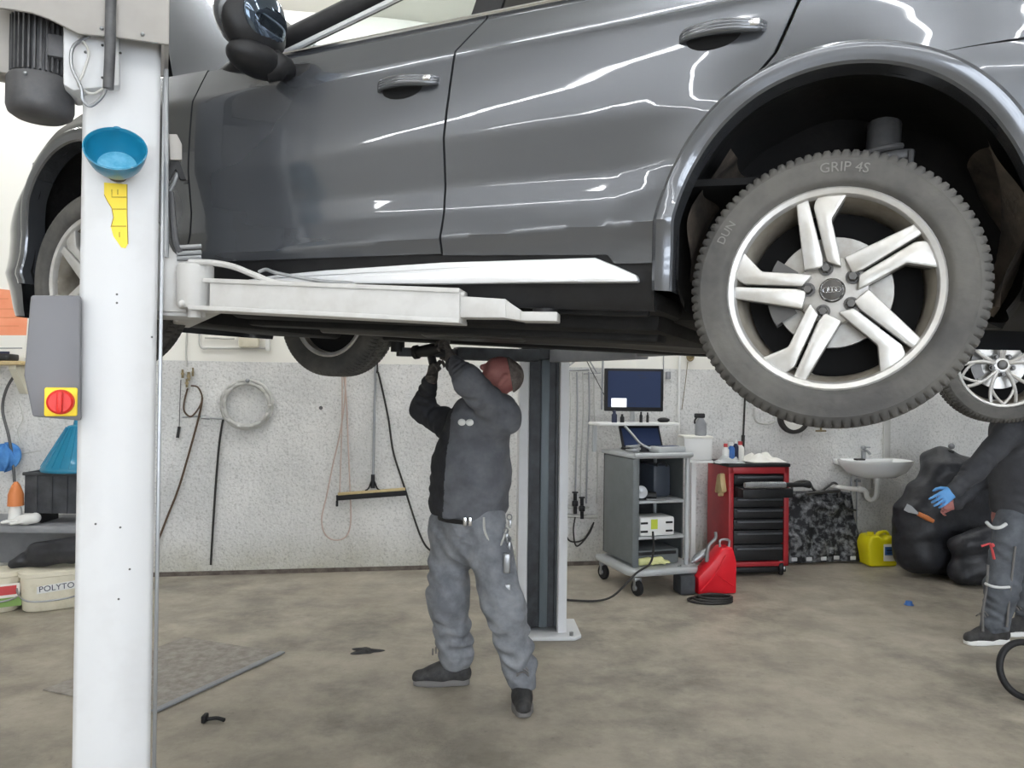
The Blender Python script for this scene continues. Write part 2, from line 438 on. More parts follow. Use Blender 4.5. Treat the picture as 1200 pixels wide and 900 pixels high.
# glazed sectional doors behind the photographer: bright frosted panes in aluminium frames
for n, uc in enumerate((-2.6, 1.9)):
    fr = MB(WALLM); pn = MB(WALLM)
    for i in range(4):
        for j in range(4):
            u = uc-1.35+i*0.9; z = 0.7+j*0.8
            pn.box((u, -(ROOM_V1-0.03), z), (0.78, 0.02, 0.66))
    for i in range(5): fr.box((uc-1.8+i*0.9, -(ROOM_V1-0.04), 1.9), (0.10, 0.06, 3.4))
    for j in range(5): fr.box((uc, -(ROOM_V1-0.04), 0.3+j*0.8), (3.7, 0.06, 0.12))
    d = struct('window_%d' % (n+1), fr, M['steel'])
    obj('pane', pn, M['window_day'], d)
# strip lights on the ceiling, rows running along the room
lamp = None
for v in (0.75, 2.3, 4.9, 7.6, 9.8):
    for k in range(5 if v < 7 else 9):
        u = -4.0+k*2.05 if v < 7 else -9.8+k*1.73
        if lamp is None:
            lamp = thing('ceiling_light', 'white strip light fixed to the ceiling', 'light', (0, 0, 0), 0, 'strip lights on the ceiling')
            hb = MB(); hb.box((0, 0, 0.055), (1.7, 0.16, 0.07), bev=0.01); obj('housing', hb, M['white_plastic'], lamp)
            db = MB(); db.box((0, 0, 0.0), (1.66, 0.052, 0.05), bev=0.015); obj('diffuser', db, M['tube'], lamp)
            o = lamp
        else:
            o = copy_tree(lamp)
        o.matrix_world = Matrix.Translation(uvz(u, v, CEIL-0.09)) @ Matrix.Rotation(WTH, 4, 'Z')

# ------------------------------------------------------------------ the lifted car: local x to its tail, y to its far side, z up, origin at the rear axle
CYAW, CPIT, CO = 0.42307453, 0.05658581, Vector((1.19140119, 2.80246098, 1.82428722))
_ex = Vector((math.cos(CYAW), -math.sin(CYAW), 0)); _ez = Vector((0, 0, 1))
EX = math.cos(CPIT)*_ex - math.sin(CPIT)*_ez
EZ = math.sin(CPIT)*_ex + math.cos(CPIT)*_ez
EY = Vector((math.sin(CYAW), math.cos(CYAW), 0))
CARM = Matrix(((EX.x, EY.x, EZ.x, CO.x), (EX.y, EY.y, EZ.y, CO.y), (EX.z, EY.z, EZ.z, CO.z), (0, 0, 0, 1)))
def car_at(px, py, yl):
    """point of the car's own frame seen at a pixel, on its plane y = yl"""
    d = ray(px, py); t = ((CO+EY*yl-CAM_C).dot(EY))/d.dot(EY); q = CAM_C+d*t-CO
    return Vector((q.dot(EX), yl, q.dot(EZ)))
WB = -2.82
WA = WB-.05            # centre of the front arch opening
_pz = [-.30, -.16, -.08, -.02, .05, .10, .135, .16, .22, .30, .39, .445, .49, .53, .60, .69, .712, .735, .78, .82, .90, 1.2]
_py = [.80, .84, .885, .900, .908, .918, .934, .926, .915, .914, .930, .9405, .9425, .9432, .9427, .9405, .9385, .927, .907, .888, .85, .70]
_tz = np.linspace(-.3, 1.2, 1501); _ty = np.interp(_tz, _pz, _py)
_k = np.exp(-np.linspace(-2.5, 2.5, 31)**2); _k /= _k.sum()
_ty = np.convolve(np.pad(_ty, 15, mode='edge'), _k, mode='valid')
def hw(x, z):
    y = float(np.interp(z-.05*(x+1.2), _tz, _ty))
    if x < -2.3: y -= .12*min(1.3, (-2.3-x)/1.1)**2.4
    if x > -.2: y -= .07*((x+.2)/1.1)**2
    for cx in (.01, WA):
        d = math.hypot(x-cx, max(0, z-.13))-.475
        if -.1 < d < .16: y += .016*(1-max(0, d)/.16)**2
    return y
def belt(x):
    return .857+.045*(x+.8) if x < -.8 else .857+.03*(x+.8)
def poly(pts):
    zs = [p[1] for p in pts]; xs = [p[0] for p in pts]
    return lambda z: float(np.interp(z, zs, xs))
def side_panel(xl, xr, zb, zt, nu=24, nv=40, far=False, yoff=0.0, lip=0.018, M=CARM, f=hw):
    mb = MB(M); sg = 1 if far else -1
    def fn(a, b):
        i = round(a*(nu+2)); j = round(b*(nv+2))
        s = min(max(i-1, 0), nu)/nu; t = min(max(j-1, 0), nv)/nv
        e = i in (0, nu+2) or j in (0, nv+2)
        z = .4; x = 0
        for _ in range(6):
            x = xl(z)+(xr(z)-xl(z))*s
            z = zb(x)+(zt(x)-zb(x))*t
        y = f(x, z)+yoff-(lip if e else 0)
        return (x, sg*y, z)
    return mb.grid(fn, nu+2, nv+2)
ARC, ARZ = .475, .13
def arch_x(cx, z, sgn):
    return cx+sgn*math.sqrt(max(ARC**2-(z-ARZ)**2, 0.0)) if z > ARZ else cx+sgn*ARC
def door_back(z):
    g = .005
    if z < .555: return arch_x(.01, z, -1)-g
    return float(np.interp(z, [.555, .60, .741, .90], [-.207, -.172, -.122, -.075]))-g
seam = poly([(-1.15, .0), (-1.156, .45), (-1.135, .723), (-1.062, .83), (-1.04, .9)])
car = thing('lifted_car', 'dark grey metallic car raised on the two-post lift, seen from its rear wheel', 'car', M=CARM @ Matrix.Translation((-1.41, 0, -.368)))

for far in (False, True):
    o1 = obj('front_door', side_panel(lambda z: -2.238, lambda z: seam(z)-.004, lambda x: .062+.045*(x+2.2)*.6, belt, 30, 50, far), M['paint'], car, 30)
    o2 = obj('rear_door', side_panel(lambda z: seam(z)+.004, door_back, lambda x: .085 if x < -.6 else .06, belt, 30, 50, far), M['paint'], car, 30)
    def qb(x):
        if x < .225: return ARZ+math.sqrt(max(ARC**2-(x-.01)**2, .0))
        return .565+.10*(x-.225)**.8
    obj('quarter_panel', side_panel(lambda z: door_back(max(z, .56))+.010, lambda z: .86-.02*z, qb, belt, 44, 24, far), M['paint'], car, 30)
    def fz(x): return .80-.02*(-2.24-x) if x > -2.5 else .795-.30*((-2.5-x)/.75)**1.7
    def ff(z): return -3.22+.10*max(0, z-.4)
    def fb(x):
        if x < WA-.42: return .36
        return ARZ+math.sqrt(max(ARC**2-(x-WA)**2, .0))
    obj('front_fender', side_panel(lambda z: -3.25, lambda z: -2.246, fb, lambda x: max(fz(x), fb(x)+.03), 44, 24, far), M['paint'], car, 30)
    obj('front_fender_foot', side_panel(lambda z: arch_x(WA, z, 1), lambda z: -2.246, lambda x: .06, lambda x: .42, 8, 20, far), M['paint'], car, 30)
    # flared arch trims
    for cx, nm in ((.01, 'rear_arch_trim'), (WA, 'front_arch_trim')):
        mb = MB(CARM); sg = 1 if far else -1
        prof = [(.480, -.006), (.476, .010), (.466, .019), (.450, .021), (.436, .017), (.426, .014), (.420, .006), (.420, -.07)]
        def fn(a, b, cx=cx, sg=sg):
            th = R_(-17+214*a); r, dy = prof[round(b*(len(prof)-1))]
            x = cx+r*math.cos(th); z = ARZ+r*math.sin(th)
            if th < 0 or th > PI:
                zz = ARZ+(th if th < 0 else PI-th)*.5
                x = cx+(r if th < 0 else -r); z = zz
            return (x, sg*(hw(x, z)+dy), z)
        mb.grid(fn, 96, len(prof)-1)
        obj(nm, mb, M['paint'], car, 30)
    # black sill cladding, silver insert on it
    obj('sill_cladding', side_panel(lambda z: -2.36, lambda z: -.465, lambda x: -.085 if far else -.070, lambda x: .088, 40, 14, far, yoff=-.012), M['black_plastic'], car, 30)
    sg = 1 if far else -1
    up = [(-1.95, .000), (-1.82, .018), (-1.6, .036), (-1.149, .062), (-.64, .076), (-.575, .052), (-.512, .026), (-.505, .006), (-.66, .003), (-1.145, -.004), (-1.9, -.004)]
    mb = MB(CARM); mb.prism([(x, z) for x, z in up], (0, sg*.889, 0), (1, 0, 0), (0, 0, 1), .034 if not far else -.034, bev=.008)
    t = obj('sill_insert', mb, M['satin'], car, 30)
    lo = [(-1.9, -.012), (-1.80, .006), (-1.149, .030), (-.80, .036), (-.665, .004), (-1.145, -.008)]
    mb = MB(CARM); mb.prism(lo, (0, sg*.905, 0), (1, 0, 0), (0, 0, 1), .026 if not far else -.026, bev=.006)
    obj('insert_ridge', mb, M['satin'], t, 30)
    # bright strip under the windows
    mb = MB(CARM)
    mb.tube([(x, sg*(hw(x, belt(x))+.004), belt(x)+.004) for x in np.linspace(-1.99, .35, 40)], .008, 8)
    obj('window_strip', mb, M['chrome'], car)
    # side glass, its frame and pillars
    def gw(x, z): return hw(x, belt(x))-.012-(z-belt(x))*.46
    ap = poly([(-1.95, .80), (-1.51, .973), (-1.2, 1.10), (-.95, 1.155)])
    gb = lambda x: belt(x)-.01
    obj('front_window', side_panel(lambda z: ap(z)+.02, lambda z: -1.135, gb, lambda x: 1.15, 16, 12, far, lip=.004, f=gw), M['glass'], car, 30)
    obj('rear_window', side_panel(lambda z: -1.02, lambda z: -.12-.5*(z-.85), gb, lambda x: 1.16, 16, 12, far, lip=.004, f=gw), M['dark_glass'], car, 30)
    obj('b_pillar', side_panel(lambda z: -1.130, lambda z: -1.025, gb, lambda x: 1.18, 6, 10, far, yoff=.004, lip=.03, f=gw), M['black_plastic'], car, 30)
    obj('rear_pillar', side_panel(lambda z: -.11-.5*(z-.85), lambda z: .80-.6*(z-.85), gb, lambda x: 1.2, 10, 10, far, yoff=.008, lip=.05, f=gw), M['paint'], car, 30)
    mb = MB(CARM); mf = MB(CARM); mr = MB(CARM)
    p = [(ap(z)-.035, sg*(gw(ap(z), z)+.00), z) for z in np.linspace(.79, 1.155, 16)]
    mr.tube(p, .011, 8)
    q = [(x-.075, y-.0*sg, z+.015) for x, y, z in p]
    mb.tube([(-2.26, sg*.80, .77)]+q+[(-.5, sg*.70, 1.235), (.3, sg*.67, 1.20)], .042, 10)
    obj('roof_pillar', mb, M['black_plastic'], car)
    obj('window_frame', mr, M['satin'], car)
for far in (False, True):
    sg = 1 if far else -1
    # bumper corners: plan curve from the arch to the nose or tail centre line
    pr = MB(CARM)
    def nose(a, b, sg=sg):
        z = -.16+.665*b; e = arch_x(WA, z, -1) if z < .41 else -3.25
        e = max(e, -3.35)
        tip = -3.76+.09*((z-.14)/.3)**2+(.40*((z-.22)/.285)**1.6 if z > .22 else 0)
        ph = a*PI/2
        return (e+(tip-e)*math.sin(ph), sg*hw(e, z)*math.cos(ph)**.62, z)
    pr.grid(nose, 40, 24)
    obj('front_bumper', pr, M['paint'], car, 50)
    pr = MB(CARM)
    def lamp_patch(a, b, sg=sg):
        bb = .78+.16*b-.03*a; p = nose(.28+.5*a, bb, sg); return (p[0]-.004, p[1]*1.004, p[2])
    pr.grid(lamp_patch, 16, 6); obj('headlamp', pr, M['dark_glass'], car, 50)
    pr = MB(CARM)
    def tail(a, b, sg=sg):
        zt = .56
        zl = -.045
        for _ in range(3):
            z = zl+(zt-zl)*b
            e = .01+math.sqrt(max(ARC**2-(z-ARZ)**2, .0)) if z > ARZ else .01+ARC
            e = max(e, .215)
            x = e+(.95-e)*math.sin(a*PI/2)
            zt = .563+.10*max(0, x-.225)**.8
        return (x, sg*(hw(min(x, .7), z)*math.cos(a*PI/2)**.4), z)
    pr.grid(tail, 40, 30)
    obj('rear_bumper', pr, M['paint'], car, 50)
# roof, windscreen, tailgate, raised bonnet
mb = MB(CARM)
mb.grid(lambda a, b: (-1.35+1.75*a, -.70+1.4*b, 1.17+.09*math.sin(PI*b)+.07*math.sin(PI*min(1, a*.9+.15))), 20, 16)
mb.grid(lambda a, b: (-1.35+1.75*a, -.69+1.38*b, 1.14+.08*math.sin(PI*b)+.06*math.sin(PI*min(1, a*.9+.15))), 20, 16, mi=1)
obj('roof', mb, [M['paint'], M['headliner']], car, 30)
mb = MB(CARM); mb.grid(lambda a, b: (-2.30+.95*a-.10*math.sin(PI*b), (-.76+1.52*b)*(1-.1*a), .79+.44*a+.05*math.sin(PI*b)), 16, 16)
obj('windscreen', mb, M['glass'], car, 30)
mb = MB(CARM); mb.grid(lambda a, b: (.42+.45*a, (-.66+1.32*b)*(1+.2*a), 1.22-.66*a), 10, 16)
obj('tailgate', mb, M['paint'], car, 30)
mb = MB(CARM); mb.grid(lambda a, b: (-2.42+.12*a, -.80+1.6*b, .735+.06*a+.03*math.sin(PI*b)), 3, 16)
mb.box((-2.36, 0, .72), (.2, 1.5, .04))
obj('cowl', mb, M['black_plastic'], car, 30)
HA = R_(62)
def hood(a, b, dn=0.0):
    s = a*(.72+.20*math.sin(PI*min(1, b*1.25))**.8 if b < .8 else a*.72) if False else a*(.68+.08*math.sin(PI*b)); y = (-.80+1.58*b)*(1-.06*a*a)
    bulge = .05*math.sin(PI*b)+.05*math.sin(PI*a*.8)-dn
    return (-2.50-s*math.cos(HA)+bulge*math.sin(HA), y, .795+s*math.sin(HA)+bulge*math.cos(HA))
mb = MB(CARM); mb.grid(hood, 20, 24); mb.grid(lambda a, b: hood(a, b, .03), 20, 24, mi=1)
ed = lambda n, f: [f(i/n) for i in range(n+1)]
obj('bonnet', mb, [M['paint'], M['black_plastic']], car, 40)
# inner shell added to block light, seats, dashboard
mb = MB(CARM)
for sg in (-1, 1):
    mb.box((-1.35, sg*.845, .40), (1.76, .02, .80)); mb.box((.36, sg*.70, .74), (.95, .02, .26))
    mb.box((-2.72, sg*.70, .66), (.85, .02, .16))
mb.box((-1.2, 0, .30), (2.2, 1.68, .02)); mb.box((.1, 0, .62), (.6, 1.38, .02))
obj('light_block_shell', mb, M['gap'], car)
for y in (-.37, .37):
    mb = MB(CARM)
    mb.box((-1.20, y, .48), (.50, .50, .16), bev=.06)
    mb.box((-.93, y, .78), (.14, .50, .56), Matrix.Rotation(R_(14), 3, 'Y'), bev=.06)
    obj('front_seat', mb, M['seat'], car)
for y in (-.37, .37):
    mb = MB(CARM)
    mb.ball((-.86+.0, y, 1.09), (.06, .14, .10), 10)
    for d in (-.06, .06): mb.cyl((-.87, y+d, 1.0), (-.87, y+d, 1.1), .008, 8)
    obj('headrest', mb, M['seat'], car)
mb = MB(CARM); mb.box((-1.95, 0, .62), (.5, 1.5, .22), bev=.08); mb.box((-.45, 0, .80), (.3, 1.0, .5), bev=.08)
obj('dashboard', mb, M['black_plastic'], car)

# wheel housings
for far in (False, True):
    sg = 1 if far else -1
    for cx, nm in ((.01, 'rear_wheel_liner'), (WA, 'front_wheel_liner')):
        mb = MB(CARM)
        def ln(a, b, cx=cx, sg=sg):
            th = R_(-24+228*a); r = .425+.03*math.sin(PI*b)+(.03*math.sin(a*40)*.2)
            x = cx+r*math.cos(th); z = ARZ+r*math.sin(th)
            y = min(hw(x, z)-.03, .90)
            return (x, sg*(y+(.50-y)*b), z)
        mb.grid(ln, 60, 10, mi=0)
        for k in range(60):
            pass
        mb.grid(lambda a, b, cx=cx, sg=sg: (cx+.47*b*math.cos(R_(-24+228*a)), sg*(.50+.02*math.sin(a*25)), ARZ+.47*b*math.sin(R_(-24+228*a))), 40, 6, mi=0)
        if cx > -1:
            # dried mud on the liner behind and before the tyre
            mb.grid(lambda a, b, cx=cx, sg=sg: (cx+(.405-.02*math.sin(a*9+b*7))*math.cos(R_(-24+62*a)), sg*(.86-.34*b), ARZ+(.415-.015*math.sin(b*9))*math.sin(R_(-24+62*a))), 24, 12, mi=1)
            mb.grid(lambda a, b, cx=cx, sg=sg: (cx+(.41-.012*math.sin(a*9+b*7))*math.cos(R_(138+56*a)), sg*(.80-.30*b), ARZ+(.41-.012*math.sin(b*9))*math.sin(R_(138+56*a))), 24, 12, mi=1)
        obj(nm, mb, [M['liner'], M['dirt_liner']], car, 60)
# strut top and spring seat in the rear arch
for sg in (-1, 1):
    mb = MB(CARM)
    mb.cyl((.10, sg*.66, .30), (.10, sg*.62, .50), .045, 16); mb.cyl((.10, sg*.64, .33), (.10, sg*.64, .35), .085, 20)
    mb.tube([(.10+.07*math.cos(t), sg*.64+.07*math.sin(t), .20+.012*t) for t in np.linspace(0, 18, 90)], .009, 8)
    mb.cyl((.03, sg*.70, .27), (.03, sg*.70, .40), .008, 8); mb.cyl((.17, sg*.70, .27), (.17, sg*.70, .40), .008, 8)
    mb.box((.10, sg*.67, .395), (.16, .05, .03), bev=.01)
    obj('rear_strut', mb, M['motor'], car)
# underside
mb = MB(CARM)
mb.box((-1.40, 0, -.035), (1.86, 1.66, .06), bev=.02); mb.box((-1.40, 0, -.075), (1.80, 1.30, .09), bev=.03)
mb.box((-1.61, 0, -.02), (3.6, .98, .10), bev=.03); mb.box((.40, 0, .06), (.6, .98, .10), bev=.03)
mb.box((-1.40, 0, -.095), (1.5, .26, .04), bev=.015)
mb.box((-1.40, -.79, -.066), (1.8, .03, .03), bev=.008)
for sg in (-1, 1):
    mb.box((-1.40, sg*.50, -.125), (1.75, .12, .04), bev=.012)
mb.box((-2.82, 0, -.10), (.50, 1.0, .10), bev=.03); mb.box((0, 0, -.05), (.45, 1.1, .14), bev=.04)
mb.box((-3.3, 0, -.10), (.5, 1.3, .04), bev=.01)
obj('floor_pan', mb, M['underbody'], car)
mb = MB(CARM)
mb.tube(smooth_path([(-2.4, .1, -.10), (-1.6, .16, -.105), (-.9, .16, -.105), (-.4, .3, -.10), (.3, .35, .02), (.8, .4, .06)], 8), .035, 12)
mb.box((-1.55, .16, -.095), (.55, .2, .08), bev=.035)
obj('exhaust', mb, M['bolt'], car)
for x in (0, WB):
    for sg in (-1, 1):
        mb = MB(CARM)
        mb.tube([(x-.2, sg*.30, -.06), (x-.02, sg*.68, -.06)], .028, 10); mb.tube([(x+.2, sg*.30, -.05), (x+.02, sg*.68, -.05)], .028, 10)
        mb.cyl((x, sg*.10, .0), (x, sg*.70, .0), .022, 12)
        obj('suspension_arm', mb, M['bolt'], car)
# mirror
mc = car_at(297, 40, -1.06)
mb = MB(CARM)
mb.ball((mc.x, -1.06, mc.z+.03), (.075, .135, .12), 14, rot=Matrix.Rotation(R_(-8), 3, 'Y'))
mb.ball((mc.x+.012, -1.05, mc.z-.085), (.075, .12, .055), 14)
fo = car_at(352, 87, -.90)
mb.tube(smooth_path([(mc.x+.02, -1.02, mc.z-.10), (mc.x+.06, -.98, fo.z+.0), (fo.x-.03, -.92, fo.z), (fo.x+.05, -.885, fo.z+.01)], 6), [.05]*6+[.036]*6+[.03]*6+[.016], 12)
mi = obj('wing_mirror', mb, M['black_plastic'], car, 60)
mb = MB(CARM); mb.ball((mc.x+.055, -1.065, mc.z+.045), (.026, .10, .088), 12); obj('mirror_glass', mb, mat('mirror_glass', (96, 108, 122), .06, .9), mi, 60)
mb = MB(CARM); mb.ball((mc.x-.022, -1.06, mc.z+.05), (.082, .14, .112), 12); obj('mirror_cap', mb, M['paint'], mi, 60)
# handles: recess painted as near-black shade, grip, lock cover
for (x0, y0), (x1, y1) in (((443, 104), (513, 94)), ((797, 46), (897, 30))):
    a = car_at(x0, y0, -.945); b = car_at(x1, y1, -.945)
    ya = -hw(a.x, a.z); yb = -hw(b.x, b.z); mid = (a+b)/2; ym = -hw(mid.x, mid.z)
    mb = MB(CARM)
    P = [(a.x, ya+.004, a.z), (a.x+.03, ya-.022, a.z+.004), (mid.x, ym-.034, mid.z+.003), (b.x-.03, yb-.024, b.z-.004), (b.x, yb+.004, b.z)]
    SP = smooth_path(P, 6)
    N = len(SP)
    for k in (-1, 0, 1):
        mb.tube([(p.x, p.y, p.z+k*.008) for p in SP], [.006+.006*math.sin(PI*i/(N-1)) for i in range(N)], 8)
    h = obj('door_handle', mb, M['paint'], car, 60)
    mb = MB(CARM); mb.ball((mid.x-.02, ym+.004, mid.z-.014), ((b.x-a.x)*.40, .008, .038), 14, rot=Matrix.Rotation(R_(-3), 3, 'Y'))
    obj('handle_shade', mb, M['gap'], h, 60)
    mb = MB(CARM); mb.box((b.x-.035, yb-.030, b.z+.0), (.05, .012, .02), bev=.006); obj('handle_end', mb, M['chrome'], h, 60)
# point on the front door for a side repeater badge recess, unused
rp = car_at(365, 102, -.94)

# wheels
def tyre_mb(M):
    mb = MB(M)
    prof = [(.250, -.092), (.262, -.104), (.290, -.117), (.318, -.119), (.342, -.113), (.354, -.105), (.362, -.096), (.366, -.088), (.3675, -.064), (.360, -.060), (.360, -.048), (.368, -.044), (.368, -.012), (.360, -.008),
            (.360, .008), (.368, .012), (.368, .044), (.360, .048), (.360, .060), (.3675, .064), (.366, .088), (.362, .096), (.354, .105), (.342, .113), (.336, .1165), (.332, .1155), (.318, .118), (.296, .1175), (.290, .1160), (.284, .1160), (.275, .110), (.268, .100), (.262, .090)]
    n = 384; P = len(prof); vs = []; fs = []
    for k in range(n):
        a = 2*PI*k/n; g = k % 4 == 0; g2 = k % 4 == 2
        for r, h in prof:
            ah = abs(h)
            if g and .06 < ah < .112 and r > .350: r2 = r-.008
            elif g2 and ah < .05 and r > .363: r2 = r-.006
            else: r2 = r
            vs.append((r2*math.cos(a), -h, r2*math.sin(a)))
    for k in range(n):
        q = (k+1) % n
        for i in range(P-1):
            fs.append((k*P+i, k*P+i+1, q*P+i+1, q*P+i))
    return mb.add(vs, fs)
TH = [(.095, .32), (.738, .665), (.79, .645), (.845, .605), (.83, .585), (.275, .20), (.18, .16)]
WD = [(.24, .0), (.24, .145), (.715, .470), (.80, .475), (.935, .40), (.985, .27), (.99, .20), (.87, .225), (.655, .262), (.335, .055)]
def wheel(parent, cx, cy, flip, rot, M0=None, seven=False):
    """a tyre on an alloy rim; flip turns the outer face to the far side"""
    Mw = (M0 or CARM) @ Matrix.Translation((cx, cy, 0)) @ (Matrix.Rotation(PI, 4, 'Z') if flip else Matrix()) @ Matrix.Rotation(R_(-rot), 4, 'Y')
    t = obj('wheel', tyre_mb(Mw), M['tyre'], parent, 35)
    S = .262
    mb = MB(Mw)
    mb.lathe([(.226, -.095), (.228, .02), (.236, .055), (.244, .078)], ax=(0, -1, 0), n=64, mi=1)
    mb.lathe([(.244, .078), (.247, .094), (.250, .099), (.262, .103), (.267, .099), (.266, .080), (.252, -.085), (.252, -.100), (.244, -.104), (.232, -.100), (.226, -.095)], ax=(0, -1, 0), n=64, mi=0)
    if not seven:
        mb.lathe([(0, .060), (.070, .062), (.088, .056), (.092, .035), (.09, .0), (0, .0)], ax=(0, -1, 0), n=40, mi=3)
        for k in range(5):
            R = Matrix.Rotation(R_(-72*k), 4, 'Y')
            mb.M = Mw @ R
            for pl, z0, tk in ((TH, .056, .032), (WD, .056, .034)):
                mb.prism([(a*S, b*S) for a, b in pl], (0, -z0, 0), (1, 0, 0), (0, 0, 1), tk, bev=.005, mi=0)
                mb.prism([(a*S*.995, b*S*.995) for a, b in pl], (0, -z0+.024, 0), (1, 0, 0), (0, 0, 1), .026, mi=2)
        mb.M = Mw
    else:
        mb.lathe([(0, .066), (.04, .07), (.052, .066), (.06, .045), (.058, .0), (0, .0)], ax=(0, -1, 0), n=40, mi=0)
        for k in range(5):
            a = R_(72*k)
            for s in (-1, 1):
                pts = []; rs = []
                for i in range(11):
                    u = i/10; r = .04+.205*u; aa = a+s*R_(5+15*u**1.5)
                    pts.append((r*math.cos(aa), -(.062+.025*u), r*math.sin(aa))); rs.append(.0125-.002*u)
                mb.tube(pts, rs, 8, mi=0)
            for s in (-1, 1):
                pts = [((.15+.095*u)*math.cos(a+s*R_(10+26*u)), -(.074+.014*u), (.15+.095*u)*math.sin(a+s*R_(10+26*u))) for u in np.linspace(0, 1, 6)]
                mb.tube(pts, .009, 8, mi=0)
    obj('rim', mb, [M['rim'], M['rim_barrel'], M['rim_dark'], M['hub']], t, 30)
    mb = MB(Mw)
    mb.lathe([(0, .022), (.065, .024), (.068, .012), (.150, .012), (.152, .0), (.150, -.012), (0, -.012)], ax=(0, -1, 0), n=48)
    obj('brake_disc', mb, M['disc'], t, 30)
    mb = MB(Mw)
    mb.lathe([(0, -.03), (.222, -.032), (.222, -.05), (0, -.05)], ax=(0, -1, 0), n=48)
    obj('dust_shield', mb, M['gap'], t, 30)
    mb = MB(Mw); mb.lathe([(.105, .030), (.168, .032), (.172, -.03), (.105, -.03)], ax=(0, -1, 0), n=10, a0=R_(150-rot), a1=R_(215-rot), closed=True)
    obj('brake_caliper', mb, M['bolt'], t, 30)
    mb = MB(Mw); mb.lathe([(0, .078), (.024, .078), (.030, .074), (.033, .060), (.033, .05)], ax=(0, -1, 0), n=32)
    hc = obj('hub_cap', mb, M['rim_dark'] if not seven else M['bolt'], t, 40)
    if not seven:
        mb = MB(Mw @ Matrix.Rotation(R_(rot-6), 4, 'Y'))
        mb.lathe([(.026, .077), (.028, .079), (.030, .077)], ax=(0, -1, 0), n=32)
        for k in range(4):
            mb.tube([((k-1.5)*.0098+.0068*math.cos(q), -.0785, .0068*math.sin(q)) for q in np.linspace(0, 2*PI, 25)[:-1]], .0013, 6, closed=True)
        obj('ring_emblem', mb, M['chrome'], hc, 60)
    for k in range(5):
        a = R_(36+72*k)
        mb = MB(Mw); c = Vector((.060*math.cos(a), 0, .060*math.sin(a)))
        mb.lathe([(0, .088), (.0105, .088), (.0125, .085), (.0125, .05)], o=c, ax=(0, -1, 0), n=6)
        mb.lathe([(.0125, .068), (.0185, .068), (.0185, .05)], o=c, ax=(0, -1, 0), n=16)
        obj('wheel_bolt', mb, M['bolt'], t, 30)
    return t, Mw
wr, Mwr = wheel(car, 0, -.775, False, 0)
wf, _ = wheel(car, WB, -.775, False, -34)
wheel(car, WB, .775, True, 10)
wheel(car, 0, .775, True, 25)
# raised lettering on the sidewall of the near rear tyre
mb = MB(Mwr)
def arc(c, ang, r0=.312):
    def wf_(co):
        a = R_(ang)-co.x/r0
        r = r0+co.y
        return (r*math.cos(a), -(.1185+co.z), r*math.sin(a))
    return wf_
mb.text('GRIP 4S', .036, (0, 0, 0), (1, 0, 0), (0, 0, 1), .0012, warp=arc(None, 88))
obj('tyre_lettering', mb, M['tyre_text'], wr, 30)
mb = MB(Mwr)
mb.text('DUN', .030, (0, 0, 0), (1, 0, 0), (0, 0, 1), .0012, warp=arc(None, 152))
obj('tyre_lettering', mb, M['tyre_text'], wr, 30)

# ------------------------------------------------------------------ the second car, seen behind the rear wheel
W2 = at(1170, 428, 4.45)
C2M = Matrix.Translation(W2) @ Matrix.Rotation(R_(-14), 4, 'Z')
C2S = C2M @ Matrix.Scale(.91, 4)
car2 = thing('second_lifted_car', 'second raised car in the right background with a silver ten-spoke wheel', 'car', M=C2M @ Matrix.Translation((1.3, .8, -.33)))
wheel(car2, 0, 0, False, 18, M0=C2S, seven=True)
mb = MB(C2M)
def ca(a, b):
    th = R_(-10+200*a); r = .40+b*.03
    return (r*math.cos(th), -.10+.0*b, .04+r*math.sin(th))
mb.grid(lambda a, b: ((.41+.30*b)*math.cos(R_(-5+190*a)), -.11+.02*b, .05+(.41+.30*b)*math.sin(R_(-5+190*a))), 40, 4)
obj('fender', mb, M['black_plastic'], car2, 40, solid=.01)
mb = MB(C2M); mb.grid(lambda a, b: (.43*math.cos(R_(-10+200*a)), -.10+.45*b, .04+.43*math.sin(R_(-10+200*a))), 40, 4)
mb.grid(lambda a, b: (.43*b*math.cos(R_(-10+200*a)), .34, .04+.43*b*math.sin(R_(-10+200*a))), 40, 4)
obj('wheel_liner', mb, M['liner'], car2, 60)
mb = MB(C2M); mb.box((1.62, .75, .0), (1.9, 1.6, .16), bev=.04); mb.box((1.62, .75, .5), (1.9, 1.66, .9), bev=.1)
obj('cabin', mb, M['black_plastic'], car2, 40)
mb = MB(C2M); mb.box((.0, .85, .55), (1.5, 1.5, .45), bev=.08); mb.box((.1, .9, .26), (.9, 1.0, .14), bev=.03)
obj('front_end', mb, M['black_plastic'], car2, 40)

# ------------------------------------------------------------------ near post of the two-post lift
PQ = Vector((.907, .421, 0)).normalized()          # from the post towards the car
PS = Vector((.421, -.907, 0)).normalized()         # out of its broad face, towards the room's middle
PL = Vector((-1.357, 2.40, 0))
POSTM = Matrix(((PQ.x, -PS.x, 0, PL.x), (PQ.y, -PS.y, 0, PL.y), (0, 0, 1, 0), (0, 0, 0, 1)))   # x across the broad face, -y out of it
def post_at(px, py, off=0.0):
    """point in the post's frame on its broad face, off metres in front of it"""
    d = ray(px, py); P0 = PL+PS*off; t = ((P0-CAM_C).dot(PS))/d.dot(PS); q = CAM_C+d*t-PL
    return Vector((q.dot(PQ), -off, q.z))
lift = thing('two_post_lift_column', 'tall white lift column in the left foreground with motor and red switch', 'car lift', M=POSTM)
PWID, PDEP, PH = .222, .34, 3.05
mb = MB(POSTM)
t = .012
